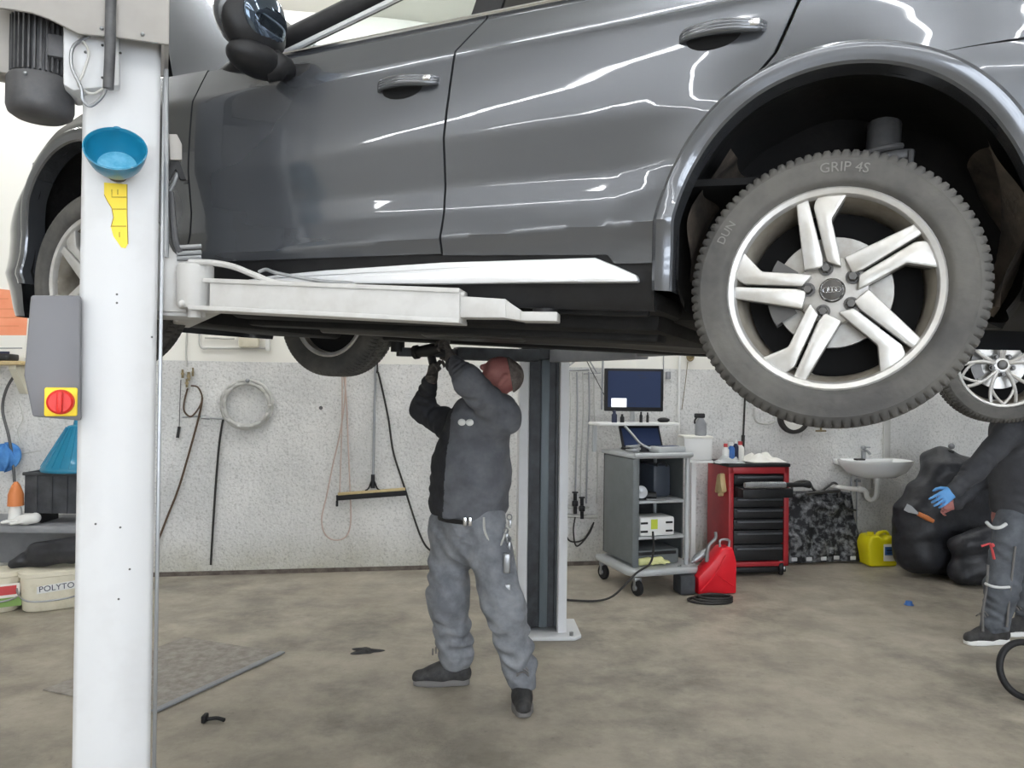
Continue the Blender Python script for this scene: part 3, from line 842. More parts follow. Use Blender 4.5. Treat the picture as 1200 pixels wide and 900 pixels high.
sec = [(0.016, 0), (PWID-.016, 0), (PWID, .016), (PWID, .10), (PWID-t, .10), (PWID-t, .02), (PWID-.02, t), (.02, t), (t, .02), (t, PDEP-.02), (.02, PDEP-t), (PWID-.02, PDEP-t), (PWID-t, PDEP-.02), (PWID-t, PDEP-.10), (PWID, PDEP-.10), (PWID, PDEP-.016), (PWID-.016, PDEP), (.016, PDEP), (0, PDEP-.016), (0, .016)]
mb.prism(sec, (0, 0, .02), (1, 0, 0), (0, 1, 0), PH-.02)
obj('column', mb, M['lift'], lift, 50)
mb = MB(POSTM); mb.prism([(-.10, -.12), (PWID+.20, -.12), (PWID+.20, PDEP+.12), (-.10, PDEP+.12)], (0, 0, 0), (1, 0, 0), (0, 1, 0), .022, bev=.004)
bp = obj('base_plate', mb, M['lift'], lift, 40)
for x, y in ((-.06, -.08), (PWID+.15, -.08), (-.06, PDEP+.08), (PWID+.15, PDEP+.08)):
    mb = MB(POSTM); mb.cyl((x, y, .02), (x, y, .05), .016, 6); obj('anchor_bolt', mb, M['steel'], bp)
# vertical pressed lines and the trim bars on the open side
mb = MB(POSTM); mb.box((PWID+.012, .05, 1.30), (.012, .05, 2.5), bev=.003); obj('guide_rail', mb, M['steel'], lift, 40)
mb = MB(POSTM); mb.tube([tuple(post_at(190, 78, .0)+Vector((.012, .02, 0))), tuple(post_at(191, 300, .0)+Vector((.010, .02, 0)))], .008, 8)
obj('safety_rod', mb, M['steel'], lift)
# little holes and rivets on the broad face
for px, py in ((137, 345), (137, 355), (112, 614), (141, 618), (152, 667), (139, 702), (178, 395)):
    q = post_at(px, py); mb = MB(POSTM); mb.cyl((q.x, -.0015, q.z), (q.x, .002, q.z), .0035, 10); obj('rivet', mb, M['bolt'], lift)
# yellow lettering strip, running down the column
ol = [(122, 214), (149, 216), (149, 252), (150, 286), (147, 291), (142, 290), (133, 277), (130, 266), (133, 255), (131, 244), (126, 236), (122, 228)]
mb = MB(POSTM)
pts = [post_at(*p) for p in ol]
mb.prism([(p.x, p.z) for p in pts], (0, -.0005, 0), (1, 0, 0), (0, 0, 1), .0012)
stk = obj('sticker', mb, M['yellow'], lift, label='yellow lettering sticker')
mb = MB(POSTM)
for seg in (((131, 222), (131, 231), (148, 231)), ((132, 245), (148, 245)), ((131, 265), (148, 265)), ((138, 222), (138, 228)), ((140, 272), (140, 278)), ((149, 216), (149, 252), (150, 286)), ((122, 228), (126, 236), (131, 244), (133, 255), (130, 266))):
    mb.tube([tuple(post_at(*p, .0022)) for p in seg], .0012, 6)
obj('sticker_line', mb, mat('sticker_line', (150, 120, 40), 0.6), stk)
# cover at the head of the column
ol = [(-25, -140), (-25, 11), (-4, 11), (14, 13), (38, 17), (58, 24), (76, 33), (92, 41), (110, 43), (135, 45), (198, 54), (198, -140)]
pts = [post_at(*p, .09) for p in ol]
mb = MB(POSTM); mb.prism([(p.x, p.z) for p in pts], (0, -.09, 0), (1, 0, 0), (0, 0, 1), .012, bev=.004)
a = post_at(198, 54, .09); b = post_at(207, 83, .0)
mb.prism([(0, pts[-1].z), (0, a.z), (.12, a.z-.03), (.30, a.z-.02), (.30, pts[-1].z)], (a.x-.012, -.09, 0), (0, 1, 0), (0, 0, 1), .012)
mb.prism([(pts[0].x, pts[0].z), (pts[1].x, pts[1].z), (a.x, a.z+.05), (a.x, pts[-1].z)], (0, PDEP-.02, 0), (1, 0, 0), (0, 0, 1), .012)
mb.box(((pts[0].x+a.x)/2, .12, pts[0].z), (a.x-pts[0].x, .42, .012))
cv = obj('head_cover', mb, M['hood_grey'], lift, 40)
for px, py in ((119, 33), (167, 40)):
    q = post_at(px, py, .106); mb = MB(POSTM); mb.ball(tuple(q), .006, 8); obj('cover_screw', mb, M['steel'], cv)
# motor: finned vertical body, fan cowl under it
q = post_at(46, 85, -.02); mx, my = q.x, .06
z1 = post_at(46, 22, -.05).z; z2 = post_at(46, 92, -.05).z; z3 = post_at(46, 138, -.05).z
mb = MB(POSTM)
mb.lathe([(0, z1+.06), (.05, z1+.06), (.062, z1+.02), (.072, z1), (.072, z2), (0, z2)], o=(mx, my, 0), n=36)
for k in range(34):
    a = 2*PI*k/34; c = Vector((math.cos(a), math.sin(a), 0))
    mb.beam(Vector((mx, my, z1-.01))+c*.078, Vector((mx, my, z2+.005))+c*.078, .005, .018, up=tuple(c))
mt = obj('motor', mb, M['motor'], lift, 40)
mb = MB(POSTM); mb.lathe([(0, z3), (.07, z3), (.088, z3+.012), (.094, z3+.03), (.094, z2-.01), (.088, z2), (.07, z2+.004)], o=(mx, my, 0), n=40); obj('fan_cowl', mb, M['motor'], mt, 40)
q = post_at(28, 98, .0); mb = MB(POSTM); mb.ball((mx-.03, my-.092, z2-.018), .006, 8); obj('cowl_screw', mb, M['steel'], mt)
mb = MB(POSTM); mb.box((mx+.055, my-.062, (z1+z2)/2-.01), (.06, .05, .07), bev=.006); obj('terminal_box', mb, M['motor'], mt, 40)
mb = MB(POSTM); mb.box((mx-.10, my+.02, (z1+z2)/2+.0), (.06, .10, .20), bev=.01); obj('motor_bracket', mb, M['hood_grey'], mt, 40)
# white gear bracket between motor and column
pts = [post_at(*p, .05) for p in ((74, 28), (74, 99), (86, 106), (102, 104), (140, 100), (140, 36), (100, 30))]
mb = MB(POSTM); mb.prism([(p.x, p.z) for p in pts], (0, .10, 0), (1, 0, 0), (0, 0, 1), .15, bev=.006); br = obj('gear_bracket', mb, M['lift'], lift, 40)
for px, py in ((100, 61), (120, 53), (120, 91), (119, 32), (141, 62)):
    q = post_at(px, py, .053); mb = MB(POSTM); mb.ball(tuple(q), .004, 8); obj('bracket_bolt', mb, M['bolt'], br)
# conduit and cables
mb = MB(POSTM); mb.tube([tuple(post_at(132, -140, .115)), tuple(post_at(129, 60, .115)), tuple(post_at(127, 104, .105))], .0155, 14); obj('conduit', mb, M['motor'], lift)
mb = MB(POSTM); mb.tube(smooth_path([post_at(*p, o) for p, o in (((104, 42), .06), ((86, 55), .075), ((84, 78), .08), ((95, 103), .085), ((97, 117), .08), ((106, 124), .075), ((118, 115), .085), ((125, 103), .10))], 8), .0055, 8); obj('cable', mb, M['steel'], lift)
mb = MB(POSTM); mb.tube(smooth_path([post_at(*p, o) for p, o in (((92, 43), .06), ((104, 60), .078), ((98, 85), .085), ((92, 100), .08), ((108, 110), .078), ((124, 102), .095))], 8), .004, 8); obj('cable', mb, M['hose_white'], lift)
# control box with the red rotary switch
pts = [post_at(*p, .045) for p in ((36, 346), (94, 346), (94, 493), (38, 488), (33, 462), (28, 440))]
mb = MB(POSTM); mb.prism([(p.x, p.z) for p in pts], (0, .10, 0), (1, 0, 0), (0, 0, 1), .145, bev=.006); cb = obj('control_box', mb, M['box_grey'], lift, 40)
q = post_at(71.5, 471, .05); mb = MB(POSTM); mb.box((q.x, -.05, q.z), (.088, .012, .088), bev=.006); sp = obj('switch_plate', mb, M['yellow'], cb, 40)
mb = MB(POSTM); mb.lathe([(0, .086), (.030, .086), (.036, .080), (.038, .054), (.040, .050)], o=(q.x, 0, q.z), ax=(0, -1, 0), n=32); mb.box((q.x, -.092, q.z), (.016, .018, .066), bev=.005); obj('switch_knob', mb, M['red'], sp, 40)
# carriage, pivot and telescoping arms
def arm_world(px, py, yl): return CARM @ car_at(px, py, yl)
PIV = at(229, 335, 2.555)
zt_, zb_ = at(229, 308, 2.555).z, at(229, 362, 2.555).z
mb = MB()
c0 = PL+PQ*(PWID-.06)-PS*(PDEP/2)
def pz(q, s, z): return PL+PQ*q-PS*s+Vector((0, 0, z))
mb.M = POSTM
mb.box((PWID-.09, PDEP/2, PIV.z+.22), (.16, PDEP-.10, .95), bev=.01)
mb.prism([(PWID-.02, zt_+.17), (PWID+.045, zt_+.04), (PWID+.09, zt_), (PWID+.09, zb_-.01), (PWID-.02, zb_-.01)], (0, .085, 0), (1, 0, 0), (0, 0, 1), .03, bev=.004)
mb.box((PWID+.05, .16, zt_+.012), (.20, .18, .022), bev=.004); mb.box((PWID+.05, .16, zb_-.012), (.20, .18, .022), bev=.004); mb.box((PWID+.03, .16, PIV.z+.01), (.12, .18, .022), bev=.004)
obj('carriage', mb, M['lift_arm'], lift, 40)
mb = MB(); mb.lathe([(0, zt_-.002), (.045, zt_-.002), (.058, zt_-.012), (.058, zb_+.012), (.05, zb_), (0, zb_)], o=(PIV.x, PIV.y, 0), n=32); mb.ball((PIV.x-.02, PIV.y-.055, zb_+.012), .011, 8)
mb.cyl((PIV.x, PIV.y, zb_-.03), (PIV.x, PIV.y, zb_+.01), .022, 12)
obj('arm_pivot', mb, M['lift_arm'], lift, 40)
# long near arm: reaching back to the sill
A1 = at(255, 347, 2.52); E0 = arm_world(655, 372, -.80)
AE = arm_world(655, 372, -.86)
d = (AE-A1); 
A2 = A1+d*.735
# beam centre lines follow the traced edges
a1t, a1b = at(256, 330, A1.y).z, at(256, 363, A1.y).z
a2t, a2b = at(555, 342, A2.y).z, at(555, 379, A2.y).z
px2 = 0
mb = MB()
def arm_piece(P, Q, hp, hq, wd, bev=.004):
    x = (Q-P).normalized(); y = Vector((0, 0, 1)).cross(x).normalized()
    vs = []
    bm = bmesh.new()
    rows = []
    for C_, (zt, zb) in ((P, hp), (Q, hq)):
        rows.append([bm.verts.new((C_.x+y.x*s, C_.y+y.y*s, z)) for s, z in ((-wd/2, zb), (wd/2, zb), (wd/2, zt), (-wd/2, zt))])
    for k in range(4):
        j = (k+1) % 4; bm.faces.new((rows[0][k], rows[0][j], rows[1][j], rows[1][k]))
    bm.faces.new(rows[0][::-1]); bm.faces.new(rows[1])
    bmesh.ops.recalc_face_normals(bm, faces=bm.faces[:])
    bmesh.ops.bevel(bm, geom=bm.edges[:], offset=bev, segments=2, profile=.5, affect='EDGES')
    mb.addbm(bm)
arm_piece(A1, A2, (a1t, a1b), (a2t, a2b), .10)
arm_piece(A1-(d.normalized()*.02), A2, (a1t+.004, a1t-.010), (a2t+.004, a2t-.010), .115, .002)
arm_piece(A1-(d.normalized()*.07), A2, (a1b+.010, a1b-.004), (a2b+.010, a2b-.004), .115, .002)
ar = obj('swing_arm', mb, M['lift_arm'], lift, 40)
mb = MB()
A3 = A1+d*.86; A4 = A1+d*1.0
zz = lambda px, py, P: at(px, py, P.y).z
arm_piece(A2-d*.06, A3, (zz(555, 347, A2), zz(555, 373, A2)), (zz(606, 352, A3), zz(606, 374, A3)), .075)
arm_piece(A3-d*.005, A3+d*.05, (zz(606, 352, A3), zz(606, 374, A3)), (zz(630, 367, A4), zz(630, 377, A4)), .07, .002)
arm_piece(A3+d*.04, A4, (zz(632, 366, A4), zz(632, 377, A4)), (zz(655, 367, A4), zz(655, 378, A4)), .085)
obj('arm_extension', mb, M['lift_arm'], ar, 40)
mb = MB(); pc = AE-d*.045+EY*.02; zt = zz(632, 367, A4); sill = (CARM @ Vector((car_at(640, 365, -.84).x, -.84, -.070))).z
mb.cyl((pc.x, pc.y, zt-.01), (pc.x, pc.y, sill-.02), .016, 14); mb.cyl((pc.x, pc.y, max(zt-.005, sill-.035)), (pc.x, pc.y, sill-.002), .038, 20)
obj('lift_pad', mb, M['rubber'], ar, 40)
mb = MB()
up = Vector((0, 0, 1))
mb.tube(smooth_path([at(222, 307, 2.52), at(250, 308, 2.50), at(275, 313, 2.49), at(300, 323, 2.48), at(330, 332, 2.47), at(420, 338, 2.42), at(545, 346, 2.35)], 6), .010, 8)
obj('arm_guard', mb, M['lift_arm'], ar)
mb = MB(); mb.tube(smooth_path([at(303, 319, 2.50), at(312, 316, 2.50), at(325, 320, 2.48), at(372, 329, 2.46), at(410, 332, 2.44), at(416, 336, 2.43)], 6), .006, 8); obj('release_cable', mb, M['steel'], ar)
# short arm towards the front wheel
F1 = PIV+Vector((0, 0, 0)); FE = CARM @ Vector((-2.62, -.60, -.19))
F1 = Vector((PIV.x, PIV.y+.05, zb_-.01)); 
mb = MB(); dz = FE.z
mb.beam((PIV.x+.01, PIV.y+.09, PIV.z-.04), (FE.x, FE.y, PIV.z-.04), .09, .08, .005)
ar2 = obj('swing_arm', mb, M['lift_arm'], lift, 40)
mb = MB(); mb.cyl((FE.x, FE.y, PIV.z-.02), (FE.x, FE.y, FE.z+.05), .05, 20); obj('lift_pad', mb, M['rubber'], ar2)

# ------------------------------------------------------------------ far post
FQ = -EY
FP = Vector((.205, 4.86, 0))
fx = Vector((math.cos(R_(3)), math.sin(R_(3)), 0)); fn = Vector((math.sin(R_(3)), -math.cos(R_(3)), 0))
FARM = Matrix(((fx.x, -fn.x, 0, FP.x), (fx.y, -fn.y, 0, FP.y), (0, 0, 1, 0), (0, 0, 0, 1)))
lift2 = thing('two_post_lift_column', 'white lift column with a dark channel behind the mechanic', 'car lift', M=FARM)
mb = MB(FARM); hwid = .155
sec = [(-hwid, -.02), (-hwid+.052, -.02), (-hwid+.060, -.008), (-hwid+.060, .012), (-hwid+.014, .012), (-hwid+.014, .20), (hwid-.014, .20), (hwid-.014, .012), (hwid-.060, .012), (hwid-.060, -.008), (hwid-.052, -.02), (hwid, -.02), (hwid, .216), (-hwid, .216)]
mb.prism(sec, (0, 0, .02), (1, 0, 0), (0, 1, 0), 2.9)
obj('column', mb, M['lift'], lift2, 40)
mb = MB(FARM); mb.box((0, .03, 1.1), (.186, .02, 2.1)); mb.box((-.085, .015, 1.1), (.014, .03, 2.1)); mb.box((.085, .015, 1.1), (.014, .03, 2.1)); obj('channel_lining', mb, M['lift_dark'], lift2, 40)
mb = MB(FARM); mb.box((0.008, .01, 1.05), (.052, .016, 2.0), bev=.004); obj('chain_cover', mb, mat('chain_cover', (92, 100, 104), .45, .2), lift2, 40)
mb = MB(FARM); mb.prism([(-.20, -.05), (-.14, -.11), (.20, -.11), (.245, -.06), (.245, .28), (-.20, .28)], (0, 0, 0), (1, 0, 0), (0, 1, 0), .024, bev=.006); bp = obj('base_plate', mb, M['lift'], lift2, 40)
for x in (-.12, .18):
    mb = MB(FARM); mb.cyl((x, -.075, .02), (x, -.075, .045), .014, 6); obj('anchor_bolt', mb, M['steel'], bp)
cz = (CARM @ Vector((-1.7, .80, -.16))).z+.03
mb = MB(FARM); mb.box((0, -.03, cz+.10), (.30, .14, .30), bev=.008); obj('carriage', mb, M['lift_dark'], lift2, 40)
for ex, yy in ((-.55, .72), (-2.35, .72)):
    e = CARM @ Vector((ex, yy, -.185)); s = FARM @ Vector((0.06 if ex > -1 else -.06, -.10, cz-.03))
    e2 = Vector((e.x, e.y, cz-.03))
    mb = MB(); mid = s+(e2-s)*.6
    mb.beam(s, mid, .10, .075, .005); mb.beam(s+(e2-s)*.5, e2, .07, .05, .004)
    a = obj('swing_arm', mb, M['lift_dark'] if ex < -1 else M['bench'], lift2, 40)  # same paint on both far arms; left one darkened to stand for shade
    mb = MB(); mb.cyl((e2.x, e2.y, cz-.03), (e2.x, e2.y, (CARM @ Vector((ex, yy, -.105))).z), .04, 16); obj('lift_pad', mb, M['rubber'], a)

# safety latch, rods and hose between column and car
mb = MB(POSTM)
pts = [post_at(*p, -.06) for p in ((197, 160), (207, 160), (213, 172), (213, 190), (199, 190))]
mb.prism([(p.x, p.z) for p in pts], (0, .06, 0), (1, 0, 0), (0, 0, 1), .03, bev=.003); la = obj('safety_latch', mb, M['hood_grey'], lift, 40)
mb = MB(POSTM)
pts = [post_at(*p, -.06) for p in ((199, 190), (209, 188), (218, 212), (211, 212), (206, 200), (198, 214), (193, 220))]
mb.prism([(p.x, p.z) for p in pts], (0, .06, 0), (1, 0, 0), (0, 0, 1), .02, bev=.002); obj('latch_claw', mb, M['rubber'], la, 40)
mb = MB(POSTM); mb.tube(smooth_path([post_at(*p, -.05) for p in ((208, 203), (203, 216), (197, 226), (193, 236))], 6), .007, 8); obj('latch_rod', mb, M['steel'], la)
mb = MB(POSTM); mb.tube(smooth_path([post_at(*p, -.05) for p in ((200, 225), (203, 262), (206, 285), (211, 296))], 6), .011, 8); obj('hydraulic_hose', mb, M['motor'], lift)
mb = MB(POSTM)
for y in (290, 297, 303): mb.cyl(tuple(post_at(207, y, -.05)), tuple(post_at(236, y-1.5, -.05)), .008, 8)
obj('hose_union', mb, M['steel'], lift)

# blue bowl held on the near column
q = post_at(137, 186, .05); ax = Vector((-.04, -math.cos(R_(30)), math.sin(R_(30)))).normalized()
c = Vector((q.x, -.055, q.z-.01))
mb = MB(POSTM)
mb.lathe([(0, -.026), (.044, -.026), (.060, -.018), (.074, .002), (.083, .026), (.087, .042), (.088, .050), (.090, .056), (.086, .058), (.082, .050)], o=tuple(c), ax=tuple(ax), n=48, mi=0)
mb.lathe([(.082, .050), (.079, .030), (.069, .004), (.056, -.014)], o=tuple(c), ax=tuple(ax), n=48, mi=0)
mb.lathe([(.056, -.014), (.030, -.018), (0, -.018)], o=tuple(c), ax=tuple(ax), n=48, mi=1)
bowl = thing('parts_bowl', 'round blue plastic bowl stuck to the white lift column above the yellow sticker', 'bowl', M=POSTM @ Matrix.Translation(c))
obj('bowl', mb, [M['blue_bowl'], M['blue_bowl_in']], bowl, 50)
upv = (Vector((0, 0, 1))-ax*ax.z).normalized(); k = c+ax*.055+upv*.087
mb = MB(POSTM); mb.ball(tuple(k), (.012, .006, .006), 10); obj('rim_tab', mb, M['blue_bowl'], bowl, 60)
mb = MB(POSTM); mb.cyl(tuple(c-ax*.022), (c.x, .0, c.z-.028), .03, 20); obj('magnet_foot', mb, M['motor'], bowl, 60)

# ------------------------------------------------------------------ figures: smooth distance fields turned into meshes
def sdf_mesh(prims, vox, extra=None, smooth=2):
    """prims: dicts p0 p1 r0 r1 k [e, s] capsules (squashed by s along e); 'cut': (point, normal) half spaces removed"""
    caps = [p for p in prims if 'p0' in p]
    lo = np.min([np.minimum(p['p0'], p['p1'])-max(p['r0'], p['r1'])*max(1, p.get('s', 1)) for p in caps], 0)-.05
    hi = np.max([np.maximum(p['p0'], p['p1'])+max(p['r0'], p['r1'])*max(1, p.get('s', 1)) for p in caps], 0)+.05
    n = np.ceil((hi-lo)/vox).astype(int)+1
    F = np.full(n, 1.0, np.float32)
    def sub(a, b):
        i0 = np.maximum(np.floor((a-lo)/vox).astype(int), 0); i1 = np.minimum(np.ceil((b-lo)/vox).astype(int)+1, n)
        sl = tuple(slice(i0[i], i1[i]) for i in range(3))
        ax = [(lo[i]+vox*np.arange(i0[i], i1[i])).astype(np.float32) for i in range(3)]
        return sl, np.meshgrid(*ax, indexing='ij')
    for p in prims:
        if 'cut' in p:
            pt, nn = p['cut']; bx = p.get('box')
            sl, (X, Y, Z) = sub(np.array(bx[0]), np.array(bx[1])) if bx else sub(lo, hi)
            dd = (X-pt[0])*nn[0]+(Y-pt[1])*nn[1]+(Z-pt[2])*nn[2]
            F[sl] = np.maximum(F[sl], dd); continue
        p0 = np.array(p['p0'], float); p1 = np.array(p['p1'], float); s = p.get('s', 1)
        m = max(p['r0'], p['r1'])*max(1, s)+p['k']+.03
        sl, (X, Y, Z) = sub(np.minimum(p0, p1)-m, np.maximum(p0, p1)+m)
        dx, dy, dz = X-p0[0], Y-p0[1], Z-p0[2]; v = p1-p0
        if s != 1:
            e = np.array(p['e'], float); e /= np.linalg.norm(e); g = 1/s-1
            de = dx*e[0]+dy*e[1]+dz*e[2]
            dx, dy, dz = dx+g*de*e[0], dy+g*de*e[1], dz+g*de*e[2]; v = v+g*(v@e)*e
        L = max(v@v, 1e-9)
        t = np.clip((dx*v[0]+dy*v[1]+dz*v[2])/L, 0, 1)
        D = np.sqrt((dx-t*v[0])**2+(dy-t*v[1])**2+(dz-t*v[2])**2)-(p['r0']+(p['r1']-p['r0'])*t)
        if p.get('w'):                       # cloth folds around the limb
            D = D+p['w']*np.sin((t*p.get('wn', 6)+.25*np.sin(X*31+Z*17))*2*np.pi)*(.5+.5*np.sin(X*23-Y*29+Z*11))
        if p.get('neg'):
            a = F[sl]; F[sl] = np.maximum(a, -D); continue
        k = p['k']; a = F[sl]
        if k > 0:
            h = np.clip(.5+.5*(a-D)/k, 0, 1); F[sl] = D*h+a*(1-h)-k*h*(1-h)
        else: F[sl] = np.minimum(a, D)
    if extra is not None:
        sl, (X, Y, Z) = sub(lo, hi); F = F+extra(X, Y, Z).astype(np.float32)
    # surface nets
    S = F < 0
    c = np.zeros(n-1, np.int8)
    for i in (0, 1):
        for j in (0, 1):
            for k in (0, 1): c += S[i:n[0]-1+i, j:n[1]-1+j, k:n[2]-1+k]
    act = (c > 0) & (c < 8); idx = -np.ones(n-1, np.int64); ii = np.argwhere(act); idx[act] = np.arange(len(ii))
    acc = np.zeros((len(ii), 3)); cnt = np.zeros(len(ii))
    cor = [(i, j, k) for i in (0, 1) for j in (0, 1) for k in (0, 1)]
    for a in cor:
        for axi in range(3):
            if a[axi]: continue
            b = list(a); b[axi] = 1
            fa = F[ii[:, 0]+a[0], ii[:, 1]+a[1], ii[:, 2]+a[2]]; fb = F[ii[:, 0]+b[0], ii[:, 1]+b[1], ii[:, 2]+b[2]]
            mk = (fa < 0) != (fb < 0); t = np.where(mk, fa/np.where(mk, fa-fb, 1), 0)
            for q in range(3): acc[:, q] += np.where(mk, a[q]+(t if q == axi else 0), 0)
            cnt += mk
    V = (ii+acc/cnt[:, None])*vox+lo
    Q = []
    for axi in range(3):
        o = [q for q in range(3) if q != axi]
        s0 = [slice(None)]*3; s1 = [slice(None)]*3; s0[axi] = slice(0, -1); s1[axi] = slice(1, None)
        ch = S[tuple(s0)] != S[tuple(s1)]
        e = np.argwhere(ch)
        e = e[(e[:, o[0]] > 0) & (e[:, o[1]] > 0) & (e[:, o[0]] < n[o[0]]-1) & (e[:, o[1]] < n[o[1]]-1)]
        fl = S[e[:, 0], e[:, 1], e[:, 2]]
        def g(da, db):
            f = e.copy(); f[:, o[0]] -= da; f[:, o[1]] -= db; return idx[f[:, 0], f[:, 1], f[:, 2]]
        q = np.stack([g(1, 1), g(0, 1), g(0, 0), g(1, 0)], 1)
        if axi == 1: fl = ~fl
        q[~fl] = q[~fl][:, ::-1]; Q.append(q)
    Q = np.concatenate(Q)
    for _ in range(smooth):
        A = np.zeros_like(V); C = np.zeros(len(V))
        for a in range(4):
            b = (a+1) % 4
            np.add.at(A, Q[:, a], V[Q[:, b]]); np.add.at(C, Q[:, a], 1); np.add.at(A, Q[:, b], V[Q[:, a]]); np.add.at(C, Q[:, b], 1)
        V = V*.5+.5*A/np.maximum(C, 1)[:, None]
    return V, Q
def sdf_obj(name, prims, vox, m, parent, extra=None, smooth=2, mi=None):
    V, Q = sdf_mesh(prims, vox, extra, smooth)
    mb = MB(); mb.v = [Vector(v) for v in V.tolist()]; mb.f = [tuple(q) for q in Q.tolist()]
    mb.m = [0]*len(mb.f) if mi is None else [mi(V[q].mean(0)) for q in Q]
    return obj(name, mb, m, parent, sharp=0 or 180)
def cap(p0, p1, r0, r1=None, k=.03, **kw):
    return dict(p0=tuple(p0), p1=tuple(p1), r0=r0, r1=r0 if r1 is None else r1, k=k, **kw)
def finger(base, d, cv, L, r, curl):
    """three joints bending by curl (deg each) about cv x d"""
    out = []; p = Vector(base); dd = Vector(d).normalized(); axv = dd.cross(Vector(cv)).normalized()
    for i, f in enumerate((.45, .32, .23)):
        dd = Matrix.Rotation(R_(curl*(.6 if i == 0 else 1)), 3, axv) @ dd
        q = p+dd*L*f; out.append(cap(p, q, r*(1-.10*i), r*(1-.10*(i+1)), .004)); p = q
    return out
def hand(wrist, d, palm, side, curl=55, sc=1.0):
    """wrist point, direction of the palm's length, palm normal (fingers curl that way), side = towards the thumb"""
    wv = Vector(wrist); d = Vector(d).normalized(); n = Vector(palm); n = (n-d*n.dot(d)).normalized(); s = d.cross(n)
    if s.dot(Vector(side)) < 0: s = -s
    P = [cap(wv-d*.03, wv+d*.02, .027*sc, .028*sc, .02)]
    for o in (-.026, -.009, .009, .026):
        P.append(cap(wv+d*.015+s*o*.6*sc, wv+d*.085*sc+s*o*sc, .016*sc, .0125*sc, .014))
    for o, L in ((-.030, .060), (-.010, .074), (.010, .080), (.030, .072)):
        P += finger(wv+d*.088*sc+s*o*sc, d+s*o*2, n, L*sc, .0088*sc, curl*(.9+.2*math.sin(o*200)))
    P += finger(wv+d*.025*sc+s*.026*sc, d*.5+s*.8+n*.35, n*.6-s*.6+d*.3, .078*sc, .0108*sc, 22)
    return P
def shoe(ankle, toe_dir, L=.285, wd=.10, z0=0.0, name='shoe', parent=None, mats=None, sole=None):
    a = Vector(ankle); t = Vector(toe_dir); t.z = 0; t.normalize(); s = Vector((0, 0, 1)).cross(t)
    h = a-t*.065; toe = h+t*L
    z = z0
    P = [cap((h.x+t.x*.03, h.y+t.y*.03, z+.06), (a.x, a.y, z+.125), .044, .048, .03),
         cap((h.x+t.x*.03, h.y+t.y*.03, z+.052), (h.x+t.x*L*.5, h.y+t.y*L*.5, z+.05), .040, .045, .03),
         cap((h.x+t.x*L*.45, h.y+t.y*L*.45, z+.050), (toe.x-t.x*.045, toe.y-t.y*.045, z+.040), .047, .038, .03),
         cap((a.x+t.x*.01, a.y+t.y*.01, z+.115), (h.x+t.x*L*.62, h.y+t.y*L*.62, z+.062), .036, .036, .03),
         dict(cut=((0, 0, z+.022), (0, 0, -1)))]
    o = sdf_obj(name, P, .006, mats, parent)
    mb = MB()
    ol = []
    for u in np.linspace(0, 1, 15):
        wv = .038+.012*math.sin(PI*u)+.006*(u > .5)*math.sin(PI*(u-.5)*2); 
        if u < .06: wv *= .75
        if u > .94: wv *= .55
        elif u > .85: wv *= .86
        ol.append((u*(L-.005), wv))
    pts = ol+[(x, -y) for x, y in ol[::-1]]
    mb.prism(pts, (h.x+t.x*.003-t.x*.012, h.y+t.y*.003-t.y*.012, z+.001), tuple(t), tuple(s), .034, bev=.008)
    obj('sole', mb, sole, o, 50)
    mb = MB()
    for k in range(5):
        u = .40+.055*k; c = h+t*L*u; zz = z+.150-.145*(u-.28)*1.0
        mb.tube([c+s*.030*q+Vector((0, 0, zz-.016-.020*q*q)) for q in np.linspace(-1, 1, 7)], .004, 6)
    obj('laces', mb, M['sole_grey'], o, 60)
    return o

# the mechanic under the car -------------------------------------------------
PX = .00435
man = thing('person', 'person in grey work clothes standing and reaching up under the raised car with a tool', 'person', loc=(-.13, 3.93, 0))
J = dict(
    pel=at(549, 602, 3.92), waist=at(548, 580, 3.93), chest=at(557, 510, 3.92), neck=at(576, 468, 3.90), head=at(588, 441, 3.88),
    shl=at(590, 488, 3.76), ell=at(549, 447, 3.62), wrl=at(530, 424, 3.76),
    shr=at(531, 500, 4.06), elr=at(494, 480, 4.16), wrr=at(505, 445, 4.00),
    hl=at(566, 618, 3.85), knl=at(590, 706, 3.76), anl=at(611, 782, 3.82),
    hr=at(529, 618, 4.00), knr=at(525, 705, 3.97), anr=at(534, 778, 4.05))
J['anl'].z = .10; J['anr'].z = .10
fwd = Vector((-.80, -.60, 0)); lef = Vector((.60, -.80, 0))
def skel(J, g=0.0, extra=[]):
    P = [cap(J['pel'], J['waist'], .135, .125, .06, e=lef, s=1.15), cap(J['waist'], J['chest'], .125, .14, .06, e=lef, s=1.15),
         cap(J['chest'], (J['chest']+J['neck'])/2, .13, .09, .06), cap(J['chest'], J['neck'], .07, .058, .05),
         cap(J['shl'], J['ell'], .052, .042, .04), cap(J['ell'], J['wrl'], .042, .028, .03),
         cap(J['shr'], J['elr'], .052, .042, .04), cap(J['elr'], J['wrr'], .042, .028, .03),
         cap(J['chest'], J['shl'], .07, .055, .05), cap(J['chest'], J['shr'], .07, .055, .05),
         cap(J['hl'], J['knl'], .080, .055, .04), cap(J['knl'], J['anl'], .052, .036, .03),
         cap(J['hr'], J['knr'], .080, .055, .04), cap(J['knr'], J['anr'], .052, .036, .03)]
    return P+extra
